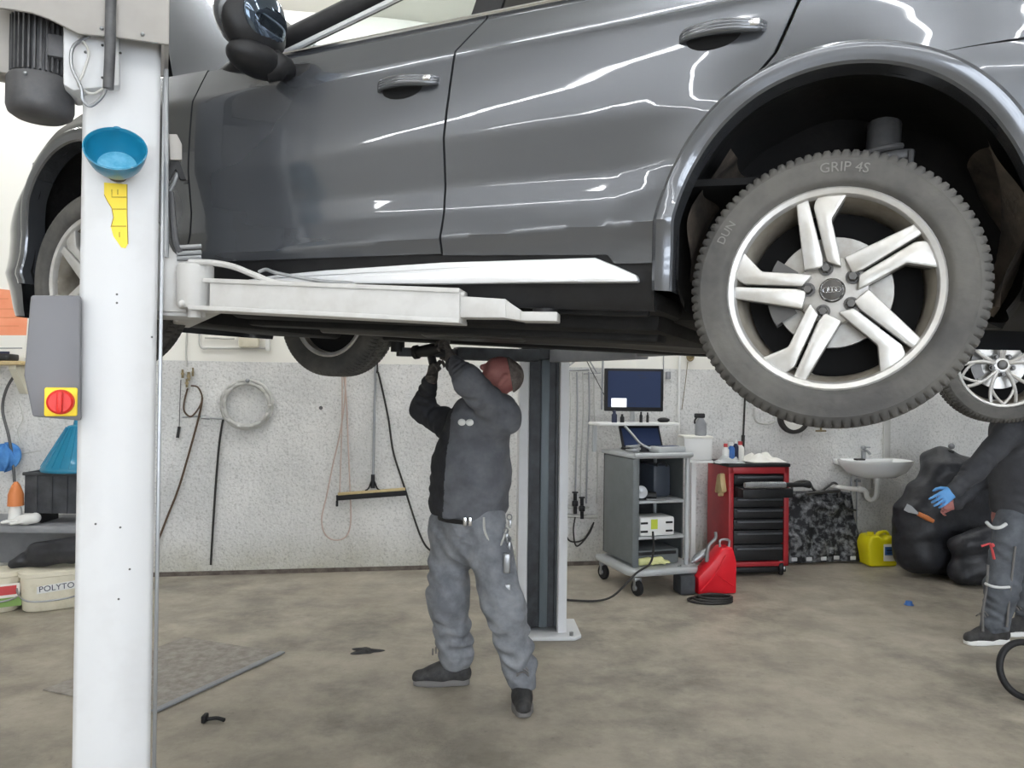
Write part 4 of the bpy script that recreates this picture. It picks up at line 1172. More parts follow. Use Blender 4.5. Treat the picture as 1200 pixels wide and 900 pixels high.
def head_prims(c, face, up, sc=1.0):
    """skull, jaw, nose, brow, ears and lips; face = where it looks"""
    f = Vector(face).normalized(); u = Vector(up); u = (u-f*u.dot(f)).normalized(); s = u.cross(f)
    c = Vector(c); q = lambda a, b, d: c+(f*a+u*b+s*d)*sc
    return [cap(q(-.022, .028, 0), q(.018, .024, 0), .082*sc, .078*sc, .02), cap(q(.02, .0, 0), q(.035, -.055, 0), .066*sc, .048*sc, .03),
            cap(q(.060, -.088, -.016), q(.060, -.088, .016), .022*sc, .022*sc, .03),
            cap(q(.086, .018, 0), q(.106, -.020, 0), .009*sc, .013*sc, .012), cap(q(.100, -.024, -.010), q(.100, -.024, .010), .010*sc, .010*sc, .008),
            cap(q(.082, .030, -.034), q(.082, .030, .034), .014*sc, .014*sc, .02),
            cap(q(.082, -.052, -.020), q(.082, -.052, .020), .008*sc, .008*sc, .008), cap(q(.080, -.064, -.016), q(.080, -.064, .016), .008*sc, .008*sc, .008),
            cap(q(-.010, .024, .082), q(-.012, -.022, .080), .019*sc, .013*sc, .006, e=s, s=.6), cap(q(-.010, .024, -.082), q(-.012, -.022, -.080), .019*sc, .013*sc, .006, e=s, s=.6),
            cap(q(.055, .008, .045), q(.060, -.004, .046), .016*sc, .016*sc, .02)]
face = Vector((-.74, -.14, .62)); hup = Vector((.58, -.10, .80))
J['head'] = at(586, 442, 3.87)
body = skel(J)+head_prims(J['head'], face, hup, .97)+[cap(J['neck'], J['head'], .062, .058, .03)]
body += hand(J['wrl']+Vector((0, 0, .0)), (at(522, 398, 3.82)-J['wrl']), fwd*.7+Vector((0, .5, 0)), Vector((-.3, .8, .2)), 72, 1.05)
body += hand(J['wrr'], (at(511, 420, 3.93)-J['wrr']), fwd*-.2+lef*.9, Vector((-.7, -.2, .5)), 72, 1.05)
hz = min(J['wrl'].z, J['wrr'].z)-.02
sdf_obj('body', body, .005, [M['skin'], M['glove_black']], man, mi=lambda c: 1 if (c[2] > hz and c[0] < J['wrl'].x+.08) else 0)
# hair: short, grey, on the back and top of the head
f = face.normalized(); u = (hup-f*hup.dot(f)).normalized(); s = u.cross(f); c = J['head']
q = lambda a, b, d: c+(f*a+u*b+s*d)*.97
hair = [cap(q(-.024, .029, 0), q(.016, .028, 0), .0845, .080, .01), cap(q(-.040, -.035, 0), q(-.035, .01, 0), .060, .07, .02),
        dict(cut=(tuple(q(.050, .062, 0)), tuple((f*.8-u*.6).normalized()))), dict(cut=(tuple(q(-.046, .030, 0)), tuple((f*.62-u*.78).normalized())))]
sdf_obj('hair', hair, .005, M['hair'], man)
# jacket: torso, raised sleeves, turned-down collar
up3 = Vector((0, 0, 1))
hem = at(551, 604, 3.92)
jk = [cap(at(549, 590, 3.93), at(552, 545, 3.93), .196, .186, .05, e=lef, s=1.08, w=.005, wn=3), cap(at(552, 550, 3.93), at(560, 498, 3.90), .186, .155, .06, e=lef, s=1.10, w=.004, wn=3),
      cap(at(560, 500, 3.90), at(572, 473, 3.90), .130, .078, .06), cap(J['chest'], J['shl'], .11, .082, .06), cap(J['chest'], J['shr'], .11, .078, .06),
      cap(J['shl'], J['ell'], .088, .070, .04, w=.006, wn=4), cap(J['ell'], J['ell']+(J['wrl']-J['ell'])*.93, .068, .040, .03, w=.006, wn=4),
      cap(J['shr'], J['elr'], .082, .066, .04, w=.006, wn=4), cap(J['elr'], J['elr']+(J['wrr']-J['elr'])*.93, .064, .040, .03, w=.006, wn=4),
      cap(J['neck']+Vector((-.01, 0, -.01)), J['neck']+Vector((.018, -.004, .034)), .076, .074, .02),
      dict(cut=(tuple(hem), (-.05, 0, -1)), box=((-2, 2, .5), (2, 5, 1.2))),
      dict(cut=(tuple(J['neck']+Vector((.016, -.004, .034))), (.25, -.1, .96)), box=(tuple(J['neck']-Vector((.10, .10, .02))), tuple(J['neck']+Vector((.13, .10, .2)))))]
front = (J['chest']+fwd*.05)
split = lambda c: 1 if ((Vector(c)-at(522+ (c[2]-1.0)*12, 540, 3.80)).dot(Vector((-1, .18, 0)).normalized()) > 0) else 0  # faces left of this plane take the shaded jacket colour
folds = lambda X, Y, Z: .0045*np.sin(26*Z+10*X+2*np.sin(15*X+11*Y))*np.sin(12*X-16*Y+9*Z)+.003*np.sin(47*X+31*Z)*np.sin(38*Y-29*Z)
jo = sdf_obj('jacket', jk, .007, [M['jacket'], M['jacket_dark']], man, folds, 1, mi=split)
# badge on the breast
q0 = at(546, 495, 3.70)
mb = MB()
vx = Vector((.92, -.38, 0)).normalized(); vz = Vector((0.03, .12, .99)); vn = Vector((-.38, -.92, .1)).normalized()
for dx in (-.022, .020):
    mb.ball(tuple(q0+vx*dx), (.021, .009, .017), 10, rot=Matrix((vx, -vn, vz)).transposed())
obj('badge', mb, M['white_plastic'], jo, 60, label='white badge')
# trousers
tr = [cap(at(549, 632, 3.92), at(549, 596, 3.92), .140, .150, .05, e=lef, s=1.22, w=.003), 
      cap(J['hl']+Vector((0, 0, .02)), J['knl'], .118, .100, .05, w=.006, wn=4), cap(J['knl'], J['anl']+Vector((0, .0, .03)), .098, .080, .04, w=.013, wn=4),
      cap(J['hr']+Vector((0, 0, .02)), J['knr'], .116, .102, .05, w=.006, wn=4), cap(J['knr'], J['anr']+Vector((0, .0, .05)), .100, .092, .04, w=.009, wn=4),
      dict(cut=((0, 0, .085), (0, 0, -1)))]
to = sdf_obj('trousers', tr, .007, M['trousers'], man, lambda X, Y, Z: 1.5*folds(X, Y, Z), 1)
zb0 = at(549, 613, 3.80).z
sdf_obj('belt', [cap(at(549, 640, 3.92), at(549, 590, 3.92), .152, .158, .02, e=lef, s=1.20), dict(cut=((0, 0, zb0), (0, 0, -1))), dict(cut=((0, 0, zb0+.055), (0, 0, 1)))], .007, M['rubber'], to)  # black band painting the shadow under the jacket hem
mb = MB()
for px in (545, 551): mb.box(tuple(at(px, 611, 3.715)), (.018, .014, .046), bev=.005)
obj('belt_buckle', mb, M['chrome'], to, 60)
# key lanyard and keys at the hip
mb = MB(); mb.tube(smooth_path([at(567, 606, 3.735), at(568, 622, 3.725), at(575, 636, 3.72), at(585, 640, 3.735), at(591, 628, 3.75), at(594, 614, 3.77)], 6), .006, 8); la = obj('lanyard', mb, M['hose_white'], to, 60)
for i, (x, y) in enumerate(((593, 622), (596, 632), (592, 642), (597, 606))):
    mb = MB(); P = at(x, y, 3.75); mb.tube([P+Vector((.012*math.cos(t), 0, .014*math.sin(t))) for t in np.linspace(0, 2*PI, 13)[:-1]], .0035, 6, closed=True); mb.box(tuple(P+Vector((0.004, 0, -.032))), (.012, .004, .04), bev=.001); obj('key', mb, M['steel'], la, 60)
mb = MB(); mb.box(tuple(at(594, 660, 3.70)), (.035, .02, .10), bev=.008); mb.box(tuple(at(595, 690, 3.69)), (.03, .02, .05), bev=.006); obj('pocket_tool', mb, M['steel'], to, 60)
shoe(J['anr'], (-1, -.10, 0), .30, name='shoe', parent=man, mats=M['shoe'], sole=M['sole_grey'])
shoe(J['anl']+Vector((0, .02, 0)), (.05, -1, 0), .29, name='shoe', parent=man, mats=M['shoe'], sole=M['sole_grey'])
# the tool in his hands
tool = thing('impact_wrench', 'dark cordless wrench held up in both hands by the person under the car', 'power tool', loc=at(505, 413, 3.92))
mb = MB(); a = at(486, 413, 3.94); b = at(518, 408, 3.87)
mb.tube([a, a+(b-a)*.12, a+(b-a)*.15, a+(b-a)*.6, b], [.036, .036, .028, .033, .024], 16); obj('tool_body', mb, M['black_plastic'], tool, 40)
mb = MB(); mb.tube([a+(b-a)*.55, at(508, 428, 3.95)], [.02, .022], 12); obj('tool_grip', mb, M['rubber'], tool, 40)
mb = MB(); mb.tube([b, at(524, 402, 3.86), at(527, 388, 3.86)], [.013, .013, .010], 10); mb.tube([at(527, 392, 3.86), at(520, 388, 3.87), at(510, 389, 3.89), at(503, 393, 3.9)], .007, 8); obj('tool_drive', mb, M['bolt'], tool, 40)

# the person by the second car -----------------------------------------------
p2 = thing('person', 'person in a dark shirt and grey trousers with light seams at the right edge', 'person', loc=(3.15, 4.90, 0))
J = dict(
    pel=at(1192, 608, 4.92), waist=at(1194, 575, 4.92), chest=at(1192, 515, 4.90), neck=at(1186, 470, 4.90), head=at(1180, 445, 4.88),
    shl=at(1183, 506, 4.74), ell=at(1142, 552, 4.70), wrl=at(1118, 575, 4.66),
    shr=at(1188, 503, 5.08), elr=at(1150, 560, 5.10), wrr=at(1120, 590, 5.02),
    hl=at(1187, 622, 4.84), knl=at(1174, 690, 4.80), anl=at(1165, 738, 4.82),
    hr=at(1204, 622, 5.00), knr=at(1204, 685, 4.98), anr=at(1206, 738, 5.02))
J['anl'].z = .10; J['anr'].z = .10
lef = Vector((0.10, -1, 0)).normalized(); face = Vector((-.9, -.1, -.25)); hup = Vector((-.2, 0, 1))
body = skel(J)+head_prims(J['head'], face, hup, .98)+[cap(J['neck'], J['head'], .060, .056, .03)]
body += hand(J['wrr'], Vector((-1, -.2, -.3)), Vector((0, -1, -.2)), Vector((0, 0, 1)), 40)
body += hand(J['wrl'], at(1096, 590, 4.60)-J['wrl'], Vector((.1, .9, -.3)), Vector((0, .1, 1)), 35, .96)
sdf_obj('body', body, .006, M['skin'], p2)
f = face.normalized(); u = (hup-f*hup.dot(f)).normalized(); c = J['head']
q = lambda a, b: c+(f*a+u*b)*.98
sdf_obj('hair', [cap(q(-.025, .032), q(.010, .036), .088, .082, .01), dict(cut=(tuple(q(.05, .07)), tuple((f*.8-u*.6).normalized()))), dict(cut=(tuple(q(0, -.03)), tuple((f*.5-u*.85).normalized())))], .006, M['black_cloth'], p2)
jk = [cap(at(1193, 594, 4.92), at(1193, 550, 4.92), .150, .150, .05, e=lef, s=1.15, w=.004, wn=3), cap(at(1193, 550, 4.92), at(1190, 505, 4.90), .150, .135, .06, e=lef, s=1.2),
      cap(at(1190, 505, 4.90), at(1186, 482, 4.90), .12, .075, .06), cap(J['chest'], J['shl'], .10, .08, .06), cap(J['chest'], J['shr'], .10, .08, .06),
      cap(J['shl'], J['ell'], .082, .064, .04, w=.005, wn=4), cap(J['ell'], J['wrl'], .062, .045, .03, w=.005, wn=4),
      cap(J['shr'], J['elr'], .082, .064, .04, w=.005, wn=4), cap(J['elr'], J['wrr'], .060, .045, .03, w=.005, wn=4),
      cap(J['neck']+Vector((.01, 0, -.04)), J['neck']+Vector((.005, 0, -.005)), .072, .066, .02),
      dict(cut=(tuple(at(1193, 602, 4.92)), (0, 0, -1)), box=((2.6, 4.5, .5), (4, 5.3, 1.0)))]
sh = sdf_obj('shirt', jk, .008, M['black_cloth'], p2)
tr = [cap(at(1194, 630, 4.92), at(1194, 600, 4.92), .132, .138, .05, e=lef, s=1.15),
      cap(J['hl']+Vector((0, 0, .02)), J['knl'], .110, .092, .05, w=.006, wn=4), cap(J['knl'], J['anl'], .090, .078, .04, w=.008, wn=4),
      cap(J['hr']+Vector((0, 0, .02)), J['knr'], .110, .092, .05, w=.006, wn=4), cap(J['knr'], J['anr'], .090, .078, .04, w=.008, wn=4),
      dict(cut=((0, 0, .08), (0, 0, -1)))]
to = sdf_obj('trousers', tr, .008, M['trousers_dark'], p2, folds, 1)
def on_leg(px, py, dy): return at(px, py, dy)
mb = MB()
for pth in (((1158, 662), (1156, 690), (1152, 715), (1152, 740)), ((1190, 640), (1187, 665), (1183, 700), (1180, 735))):
    mb.tube(smooth_path([at(x, y, 4.715 if x > 1170 else 4.76) for x, y in pth], 5), .007, 8)
obj('light_seam', mb, M['sole_grey'], to, 60)
mb = MB(); mb.tube(smooth_path([at(1155, 684, 4.765), at(1162, 687, 4.70), at(1172, 688.5, 4.69), at(1183, 688, 4.70)], 5), .009, 8); obj('reflective_band', mb, M['reflective'], to, 60)
mb = MB(); mb.tube(smooth_path([at(1156, 612, 4.75), at(1163, 618, 4.70), at(1172, 618, 4.68), at(1179, 614, 4.69)], 6), .011, 8); obj('belt_loop', mb, M['reflective'], to, 60)
mb = MB(); mb.tube([at(1150, 640, 4.70), at(1160, 637, 4.68), at(1163, 646, 4.68), at(1165, 655, 4.69)], .008, 8); mb.ball(tuple(at(1163, 639, 4.675)), .013, 8); obj('pocket_pliers', mb, M['label_red'], to, 60)
mb = MB()
P = hand(J['wrl'], at(1096, 590, 4.60)-J['wrl'], Vector((.1, .9, -.3)), Vector((0, .1, 1)), 35, 1.06)
sdf_obj('glove', P, .004, M['glove_blue'], p2)
shoe(J['anl']+Vector((.015, 0, 0)), (-1, -.18, 0), .30, name='shoe', parent=p2, mats=M['shoe'], sole=M['sole_white'])
shoe(J['anr'], (-1, -.3, 0), .30, name='shoe', parent=p2, mats=M['shoe'], sole=M['sole_white'])

# ------------------------------------------------------------------ things on and along the far wall
def wl(px, py, off=0.0):
    u, z = wuz(px, py, off); return Vector((u, -off, z))
def wpath(pts, off=.02, n=8):
    return smooth_path([wl(p[0], p[1], p[2] if len(p) > 2 else off) for p in pts], n)
def wthing(name, label, cat, px, py, off=.02, group=None):
    return thing(name, label, cat, M=WALLM @ Matrix.Translation(wl(px, py, off)), group=group)
# coil of pale hose
c = wl(290, 474, .0); t = wthing('hose_coil', 'pale hose wound in a round coil on the wall left of the hanging squeegee', 'hose', 290, 505)
mb = MB(WALLM)
R0 = wl(321, 474).x-c.x
pts = []
for i in range(241):
    a = 2*PI*i/60; r = R0-.022-.014*math.sin(i/240*PI*3)
    pts.append((c.x+r*math.cos(a), -.03-.022*(i/240)*3*.6-.01*math.sin(a*2+i), c.z+r*.99*math.sin(a)))
mb.tube(pts, .015, 8); obj('coil', mb, M['hose_white'], t, 60)
mb = MB(WALLM); mb.tube(wpath([(262, 488, .03), (257, 520, .03), (252, 580, .03), (247, 662, .03)]), .009, 8); obj('hose_end', mb, M['hose_dark'], t, 60)
mb = MB(WALLM); mb.tube(wpath([(268, 491, .05), (250, 490, .045), (235, 488, .04), (214, 489, .03)]), .008, 8); mb.cyl(wl(246, 490, .045), wl(236, 489, .045), .014, 10); obj('coupling', mb, M['steel'], t, 60)
mb = MB(WALLM); mb.cyl(wl(290, 446, .0), wl(290, 446, .09), .012, 10); mb.ball(tuple(wl(290, 446, .09)), .018, 8); obj('hook', mb, M['steel'], t)
# air point with fittings and dark hose running down behind the column
t = wthing('air_hose', 'dark air hose with brass fittings hanging on the wall beside the near column', 'hose', 185, 640)
mb = MB(WALLM); mb.tube(wpath([(220, 455), (216, 470), (216, 482, .04), (224, 488, .05), (233, 478, .06), (237, 466, .06), (232, 454, .05), (224, 452, .04)]), .007, 8)
mb.tube(wpath([(237, 466, .06), (235, 480, .06), (226, 515, .05), (210, 570, .04), (196, 606, .04), (183, 640, .04)]), .0085, 8); obj('hose', mb, M['hose_brown'], t, 60)
mb = MB(WALLM); mb.tube(wpath([(219, 390), (218, 412), (219, 430)]), .007, 8); obj('supply_pipe', mb, M['hose_white'], t)
for i, (x, y, r) in enumerate(((214, 438, .014), (221, 441, .016), (219, 449, .014), (226, 436, .011))):
    mb = MB(WALLM); mb.cyl(wl(x, y, .01), wl(x, y, .06), r, 8); mb.cyl(wl(x, y-5, .04), wl(x, y+5, .04), r*.7, 8); obj('fitting', mb, M['brass'], t, 40)
mb = MB(WALLM); mb.tube(wpath([(212, 445, .03), (211, 470, .03), (210, 500, .03)]), .003, 6); mb.cyl(wl(210, 500, .03), wl(208, 513, .03), .012, 10); obj('pull_cord', mb, M['hose_dark'], t)
# pipework and grey boxes high on the wall, partly behind the swing arm
t = wthing('wall_pipework', 'pale pipe run with small valve boxes high on the wall under the car sill', 'pipe', 236, 408)
mb = MB(WALLM); mb.tube(wpath([(234, 372), (234, 395), (236, 407), (250, 408), (314, 408)], .03, 5), .009, 8); mb.tube(wpath([(240, 385), (275, 386)], .03), .007, 8); mb.tube(wpath([(240, 396), (275, 397)], .03), .007, 8); obj('pipe', mb, M['hose_white'], t)
mb = MB(WALLM); a = wl(292, 396, .05); mb.box(tuple(a), (.16, .08, .16), bev=.02); obj('valve_box', mb, M['cream'], t, 40)
mb = MB(WALLM); a = wl(314, 397, .04); mb.box(tuple(a), (.03, .07, .20), bev=.006); obj('valve_flange', mb, M['white_plastic'], t, 40)
# ropes
t = wthing('hanging_cable', 'thin pale pinkish cable hanging in long loops left of the squeegee', 'cable', 395, 633)
mb = MB(WALLM); mb.tube(wpath([(405, 440), (404, 470), (398, 510), (390, 545), (383, 580), (377, 608, .03), (381, 626, .03), (393, 633, .03), (406, 628, .03), (411, 610, .03), (410, 570), (408, 520), (406, 470), (403, 440)], .025), .006, 8)
mb.tube(wpath([(401, 440, .04), (401, 480, .04), (400, 520, .04), (398, 580, .03)]), .005, 8); obj('loop', mb, M['rope_pink'], t, 60)
mb = MB(WALLM); mb.box(tuple(wl(403, 432, .03)), (.05, .06, .05), bev=.01); obj('peg', mb, M['wood'], t)
t = wthing('power_cable', 'dark cable hanging from the wall beside the mechanic', 'cable', 500, 640)
mb = MB(WALLM); mb.tube(wpath([(443, 436), (447, 452), (455, 490), (461, 530), (473, 568), (483, 600), (492, 626), (500, 641), (512, 650)], .03), .0085, 8); mb.cyl(wl(441, 420, .0), wl(442, 437, .03), .012, 8); obj('cord', mb, M['hose_dark'], t, 60)
# squeegee
t = wthing('squeegee', 'floor squeegee with dark rubber blade hanging on the wall between two cables', 'squeegee', 435, 588)
mb = MB(WALLM); mb.tube([wl(440, 425, .03), wl(437, 568, .04)], .011, 10); obj('handle', mb, M['steel'], t)
mb = MB(WALLM); mb.tube([wl(437, 556, .04), wl(437, 572, .045)], [.016, .020], 10); mb.tube(wpath([(428, 575, .05), (432, 572, .05), (437, 562, .05), (442, 572, .05), (446, 575, .05)]), .007, 8); obj('socket', mb, M['black_plastic'], t)
mb = MB(WALLM); mb.beam(wl(396, 579, .05), wl(475, 573, .05), .03, .022, .003); obj('blade_holder', mb, M['wood'], t, 40)
mb = MB(WALLM); mb.beam(wl(394, 583.5, .05), wl(476, 577.5, .05), .018, .045, .003); mb.box(tuple(wl(395, 590, .05)), (.02, .02, .05), bev=.004); obj('blade', mb, M['rubber'], t, 40)
mb = MB(WALLM); mb.cyl(wl(376, 478, 0), wl(376, 478, .012), .016, 12); solo('wall_anchor', mb, M['bolt'], 'tiny round metal anchor alone in the wall between coil and pale cable', 'anchor')

# pipes and hoses right of the far column
t = wthing('hose_rack', 'white bracket with several thin hoses hanging down the wall right of the far column', 'hose rack', 672, 600)
mb = MB(WALLM); mb.tube(wpath([(662, 434), (690, 433)], .05), .010, 8); mb.tube(wpath([(663, 431, .03), (675, 422, .04), (688, 410, .05), (698, 406, .05), (706, 412, .05), (706, 440, .05), (705, 480, .04)]), .009, 8); mb.tube([wl(686, 414, .04), wl(700, 438, .04)], .006, 8); mb.tube([wl(684, 438, .04), wl(704, 437, .04)], .006, 8); obj('bracket', mb, M['steel'], t)
for k, (x0, x1) in enumerate(((668, 664), (676, 674), (683, 680), (690, 687), (696, 699))):
    mb = MB(WALLM); mb.tube(wpath([(x0, 436), (x0+.5, 480), (x1+1, 540), (x1, 590)], .04+.008*(k % 2)), .006+.002*(k % 2), 8); obj('hose', mb, M['steel'] if k % 2 else M['hose_white'], t, 60)
mb = MB(WALLM); mb.tube([wl(686, 420, .05), wl(722, 490, .05)], .004, 6); obj('cord', mb, M['hose_dark'], t)
t = wthing('air_manifold', 'horizontal white pipe with dark valves low on the wall left of the trolley', 'pipe', 675, 606, .05)
mb = MB(WALLM); mb.cyl(wl(648, 604, .05), wl(700, 606, .05), .016, 12); mb.cyl(wl(648, 594, .05), wl(690, 595, .05), .010, 10); obj('pipe', mb, M['hose_white'], t)
for x, y in ((661, 592), (674, 590), (682, 596)):
    mb = MB(WALLM); mb.cyl(wl(x, y+12, .06), wl(x, y-12, .06), .016, 10); mb.box(tuple(wl(x, y, .085)), (.05, .04, .05), bev=.01); mb.box(tuple(wl(x, y-13, .06)), (.05, .02, .012)); obj('valve', mb, M['black_plastic'], t, 40)
for a, b, d in (((661, 606), (668, 634), (684, 632)), ((674, 606), (676, 640), (690, 626))):
    mb = MB(WALLM); mb.tube(wpath([a, ((a[0]+b[0])/2-3, (a[1]+b[1])/2), b, d, (696, 612)], .07), .007, 8); obj('hose', mb, M['hose_dark'], t, 60)
mb = MB(WALLM); mb.tube(wpath([(797, 385), (796, 440), (795, 500), (795, 560)], .03, 3), .011, 10); solo('wall_pipe', mb, M['white_plastic'], 'thin white vertical pipe on the wall just right of the monitor', 'pipe')
mb = MB(WALLM); mb.tube(wpath([(778, 400), (777, 470)], .02, 3), .004, 6); mb.box(tuple(wl(783, 440, .03)), (.04, .04, .07), bev=.008); solo('wall_switch', mb, M['bench'], 'small grey wall switch beside the right edge of the monitor', 'switch')
mb = MB(WALLM); mb.tube([wl(809, 418, .03)+Vector((.03*math.cos(q), 0, .035*math.sin(q))) for q in np.linspace(0, 2*PI, 17)[:-1]], .009, 8, closed=True); mb.ball(tuple(wl(809, 418, .02)), (.03, .012, .034), 10); mb.tube(wpath([(806, 424), (803, 450), (799, 480)], .02), .003, 6); solo('pull_ring', mb, M['brass'], 'small yellowish ring plate on the wall near the rear tyre', 'ring')
mb = MB(WALLM); mb.tube(wpath([(873, 466), (872, 490), (871, 512)], .03, 3), .009, 8); mb.cyl(wl(871, 510, .03), wl(870, 530, .03), .016, 10); solo('wall_rod', mb, M['hose_dark'], 'thin dark rod hanging on the wall above the red cabinet', 'rod')
# round reel behind the tyre
t = wthing('cable_reel', 'round pale reel with a dark rim on the wall just under the rear tyre', 'reel', 930, 508)
c = wl(930, 489, .03); mb = MB(WALLM); mb.lathe([(0, .04), (.115, .04), (.12, .02), (0, .0)], o=tuple(c+Vector((0, .03, 0))), ax=(0, -1, 0), n=40); obj('drum', mb, M['paper'], t, 40)
mb = MB(WALLM); mb.lathe([(.118, .06), (.150, .06), (.155, .03), (.150, .0), (.118, .0)], o=tuple(c+Vector((0, .03, 0))), ax=(0, -1, 0), n=40, closed=True); obj('outer_ring', mb, M['hose_dark'], t, 40)
mb = MB(WALLM); mb.tube(wpath([(884, 478), (884, 488), (888, 495), (900, 497), (908, 494)], .03), .010, 8); solo('pipe_hook', mb, M['hose_white'], 'white curved pipe end on the wall left of the round reel', 'pipe')
mb = MB(WALLM); mb.tube(wpath([(962, 496), (962, 506)], .03, 3), .010, 8); mb.tube(wpath([(956, 505), (968, 505)], .035, 3), .008, 8); solo('wall_tap', mb, M['brass'], 'small tap on the wall right of the round reel', 'tap')

# ------------------------------------------------------------------ grey diagnostic trolley
TYAW = R_(18)
TF = Vector((.93, 5.85, 0))
TM = Matrix.Translation(TF) @ Matrix.Rotation(TYAW, 4, 'Z')       # x along its front, y to the wall
def tz(py, Y=5.95): return at(750, py, Y).z
tr_ = thing('diagnostic_trolley', 'grey wheeled workshop trolley with open shelves under the monitor', 'trolley', M=TM)
TWD, TDP = .50, .56
zt, zb = tz(534), tz(662)
mb = MB(TM); mb.box((.012, TDP/2-.02, (zt+zb)/2), (.024, TDP-.04, zt-zb-.04), bev=.008); mb.box((.03, .01, (zt+zb)/2), (.05, .03, zt-zb), bev=.01); obj('side_panel', mb, M['trolley'], tr_, 40)
mb = MB(TM); mb.box((TWD/2, TDP-.02, (zt+zb)/2), (TWD-.02, .016, zt-zb-.04)); obj('back_panel', mb, M['rubber'], tr_)
mb = MB(TM); mb.box((TWD-.012, TDP/2+.03, (zt+zb)/2), (.012, TDP-.14, zt-zb-.05)); obj('side_panel', mb, M['trolley'], tr_)
for x, y in ((TWD-.02, .02), (TWD-.02, TDP-.03)):
    mb = MB(TM); mb.cyl((x, y, zb-.02), (x, y, zt+.01), .020, 14); obj('post', mb, M['trolley_light'], tr_)
mb = MB(TM); mb.box((TWD/2, TDP/2, zt), (TWD+.02, TDP+.02, .035), bev=.012); mb.cyl((-.0, -.02, zt+.01), (TWD, -.02, zt+.01), .018, 12); obj('top_tray', mb, M['trolley_light'], tr_, 40)
z1 = tz(588); z2 = tz(630)
for z in (z1, z2):
    mb = MB(TM); mb.box((TWD/2+.01, TDP/2+.01, z), (TWD-.05, TDP-.04, .02), bev=.004); obj('shelf', mb, M['trolley_light'], tr_, 40)
pl = [(-.06, .0), (-.02, -.09), (TWD+.01, -.09), (TWD+.06, -.02), (TWD+.06, TDP), (-.06, TDP)]
mb = MB(TM); mb.prism(pl, (0, 0, zb-.055), (1, 0, 0), (0, 1, 0), .05, bev=.016); obj('base_tray', mb, M['trolley_light'], tr_, 50)
for x, y in ((.03, -.03), (TWD-.0, -.03), (.0, TDP-.05), (TWD-.02, TDP-.05)):
    mb = MB(TM); mb.lathe([(.0, -.018), (.052, -.018), (.06, -.010), (.06, .010), (.052, .018), (0, .018)], o=(x, y, .06), ax=(1, .25, 0), n=24); w_ = obj('castor', mb, M['rubber'], tr_, 40)
    mb = MB(TM); mb.box((x, y+.01, .125), (.06, .05, .03), bev=.008); mb.cyl((x-.03, y, .06), (x+.03, y, .06), .022, 12); mb.box((x+.026, y, .09), (.006, .03, .08)); mb.box((x-.026, y, .09), (.006, .03, .08)); obj('castor_fork', mb, M['steel'], w_, 40)
# clutter on the shelves
def tthing(name, label, cat, loc, group=None): return thing(name, label, cat, M=TM @ Matrix.Translation(loc), group=group)
t = tthing('battery_charger', 'cream charger with dark sockets and a lime tag on the trolley middle shelf', 'charger', (.235, .12, z2+.01))
mb = MB(TM); mb.box((.235, .14, z2+.085), (.30, .20, .145), bev=.016); obj('case', mb, M['white_plastic'], t, 40)
mb = MB(TM); mb.box((.205, .036, z2+.105), (.055, .006, .075)); obj('lime_tag', mb, M['lime'], t)
for x, zz_ in ((.12, .05), (.12, .115), (.335, .05), (.335, .115)):
    mb = MB(TM); mb.box((x, .037, z2+zz_), (.06, .008, .016), bev=.003); obj('socket', mb, M['black_plastic'], t)
mb = MB(TM); mb.tube(smooth_path([(.19, .03, z2+.05), (.17, -.02, z2-.06), (.12, -.06, zb+.04), (-.02, -.10, zb-.02), (-.25, -.13, .03), (-.5, -.06, .012), (-.7, .16, .012)], 8), .008, 8); obj('lead', mb, M['hose_dark'], t, 60)
t = tthing('steel_case', 'flat steel case with a dark front lying under the cream charger', 'case', (.25, .2, zb))
mb = MB(TM); mb.box((.25, .25, zb+.055), (.38, .36, .11), bev=.01); obj('box', mb, M['trolley'], t, 40)
mb = MB(TM); mb.box((.25, .066, zb+.085), (.33, .008, .025), bev=.003); obj('slot', mb, M['black_plastic'], t)
for i, (x, y, a, cc) in enumerate(((.14, .04, 20, 'pale yellow glove lying left on the trolley base tray'), (.24, .04, -8, 'pale yellow glove lying right on the trolley base tray'))):
    b = Vector((x, y, zb+.01)); P = [cap(b+Vector((-.05, 0, .02)), b+Vector((.02, .0, .025)), .028, .03, .02)]
    for k in range(4): P.append(cap(b+Vector((.02, -.02+.013*k, .02)), b+Vector((.09-.006*abs(k-1.5), -.035+.022*k, .012)), .010, .009, .01))
    P.append(cap(b+Vector((-.01, -.02, .02)), b+Vector((.03, -.06, .012)), .011, .009, .01))
    V, Q = sdf_mesh(P, .005); mb = MB(TM); mb.add([Vector(v) for v in V.tolist()], [tuple(q) for q in Q.tolist()])
    solo('work_glove', mb, mat('pale_glove_%d' % i, (222, 222, 160), .8), cc, 'glove', sharp=180)
t = tthing('black_case', 'black equipment case standing in the trolley upper compartment', 'case', (.34, .3, z1+.01))
mb = MB(TM); mb.box((.345, .33, z1+.14), (.17, .28, .26), Matrix.Rotation(R_(6), 3, 'Z'), bev=.03); obj('case', mb, mat('slate_case', (66, 72, 82), .35), t, 40)
mb = MB(TM); mb.tube(smooth_path([(.30, .18, z1+.26), (.31, .17, z1+.29), (.37, .17, z1+.29), (.39, .18, z1+.26)], 5), .008, 8); obj('handle', mb, M['black_plastic'], t)
t = tthing('hand_lamp', 'small dark hand lamp lying at the left of the trolley upper shelf', 'lamp', (.15, .1, z1+.01))
mb = MB(TM); mb.cyl((.12, .12, z1+.045), (.24, .08, z1+.04), .032, 16); obj('body', mb, M['black_plastic'], t, 40)
mb = MB(TM); mb.lathe([(0, .0), (.03, .0), (.045, .03), (.05, .05), (.042, .052), (0, .04)], o=(.12, .12, z1+.06), ax=(-.2, -.9, .3), n=20); obj('head', mb, M['steel'], t, 40)
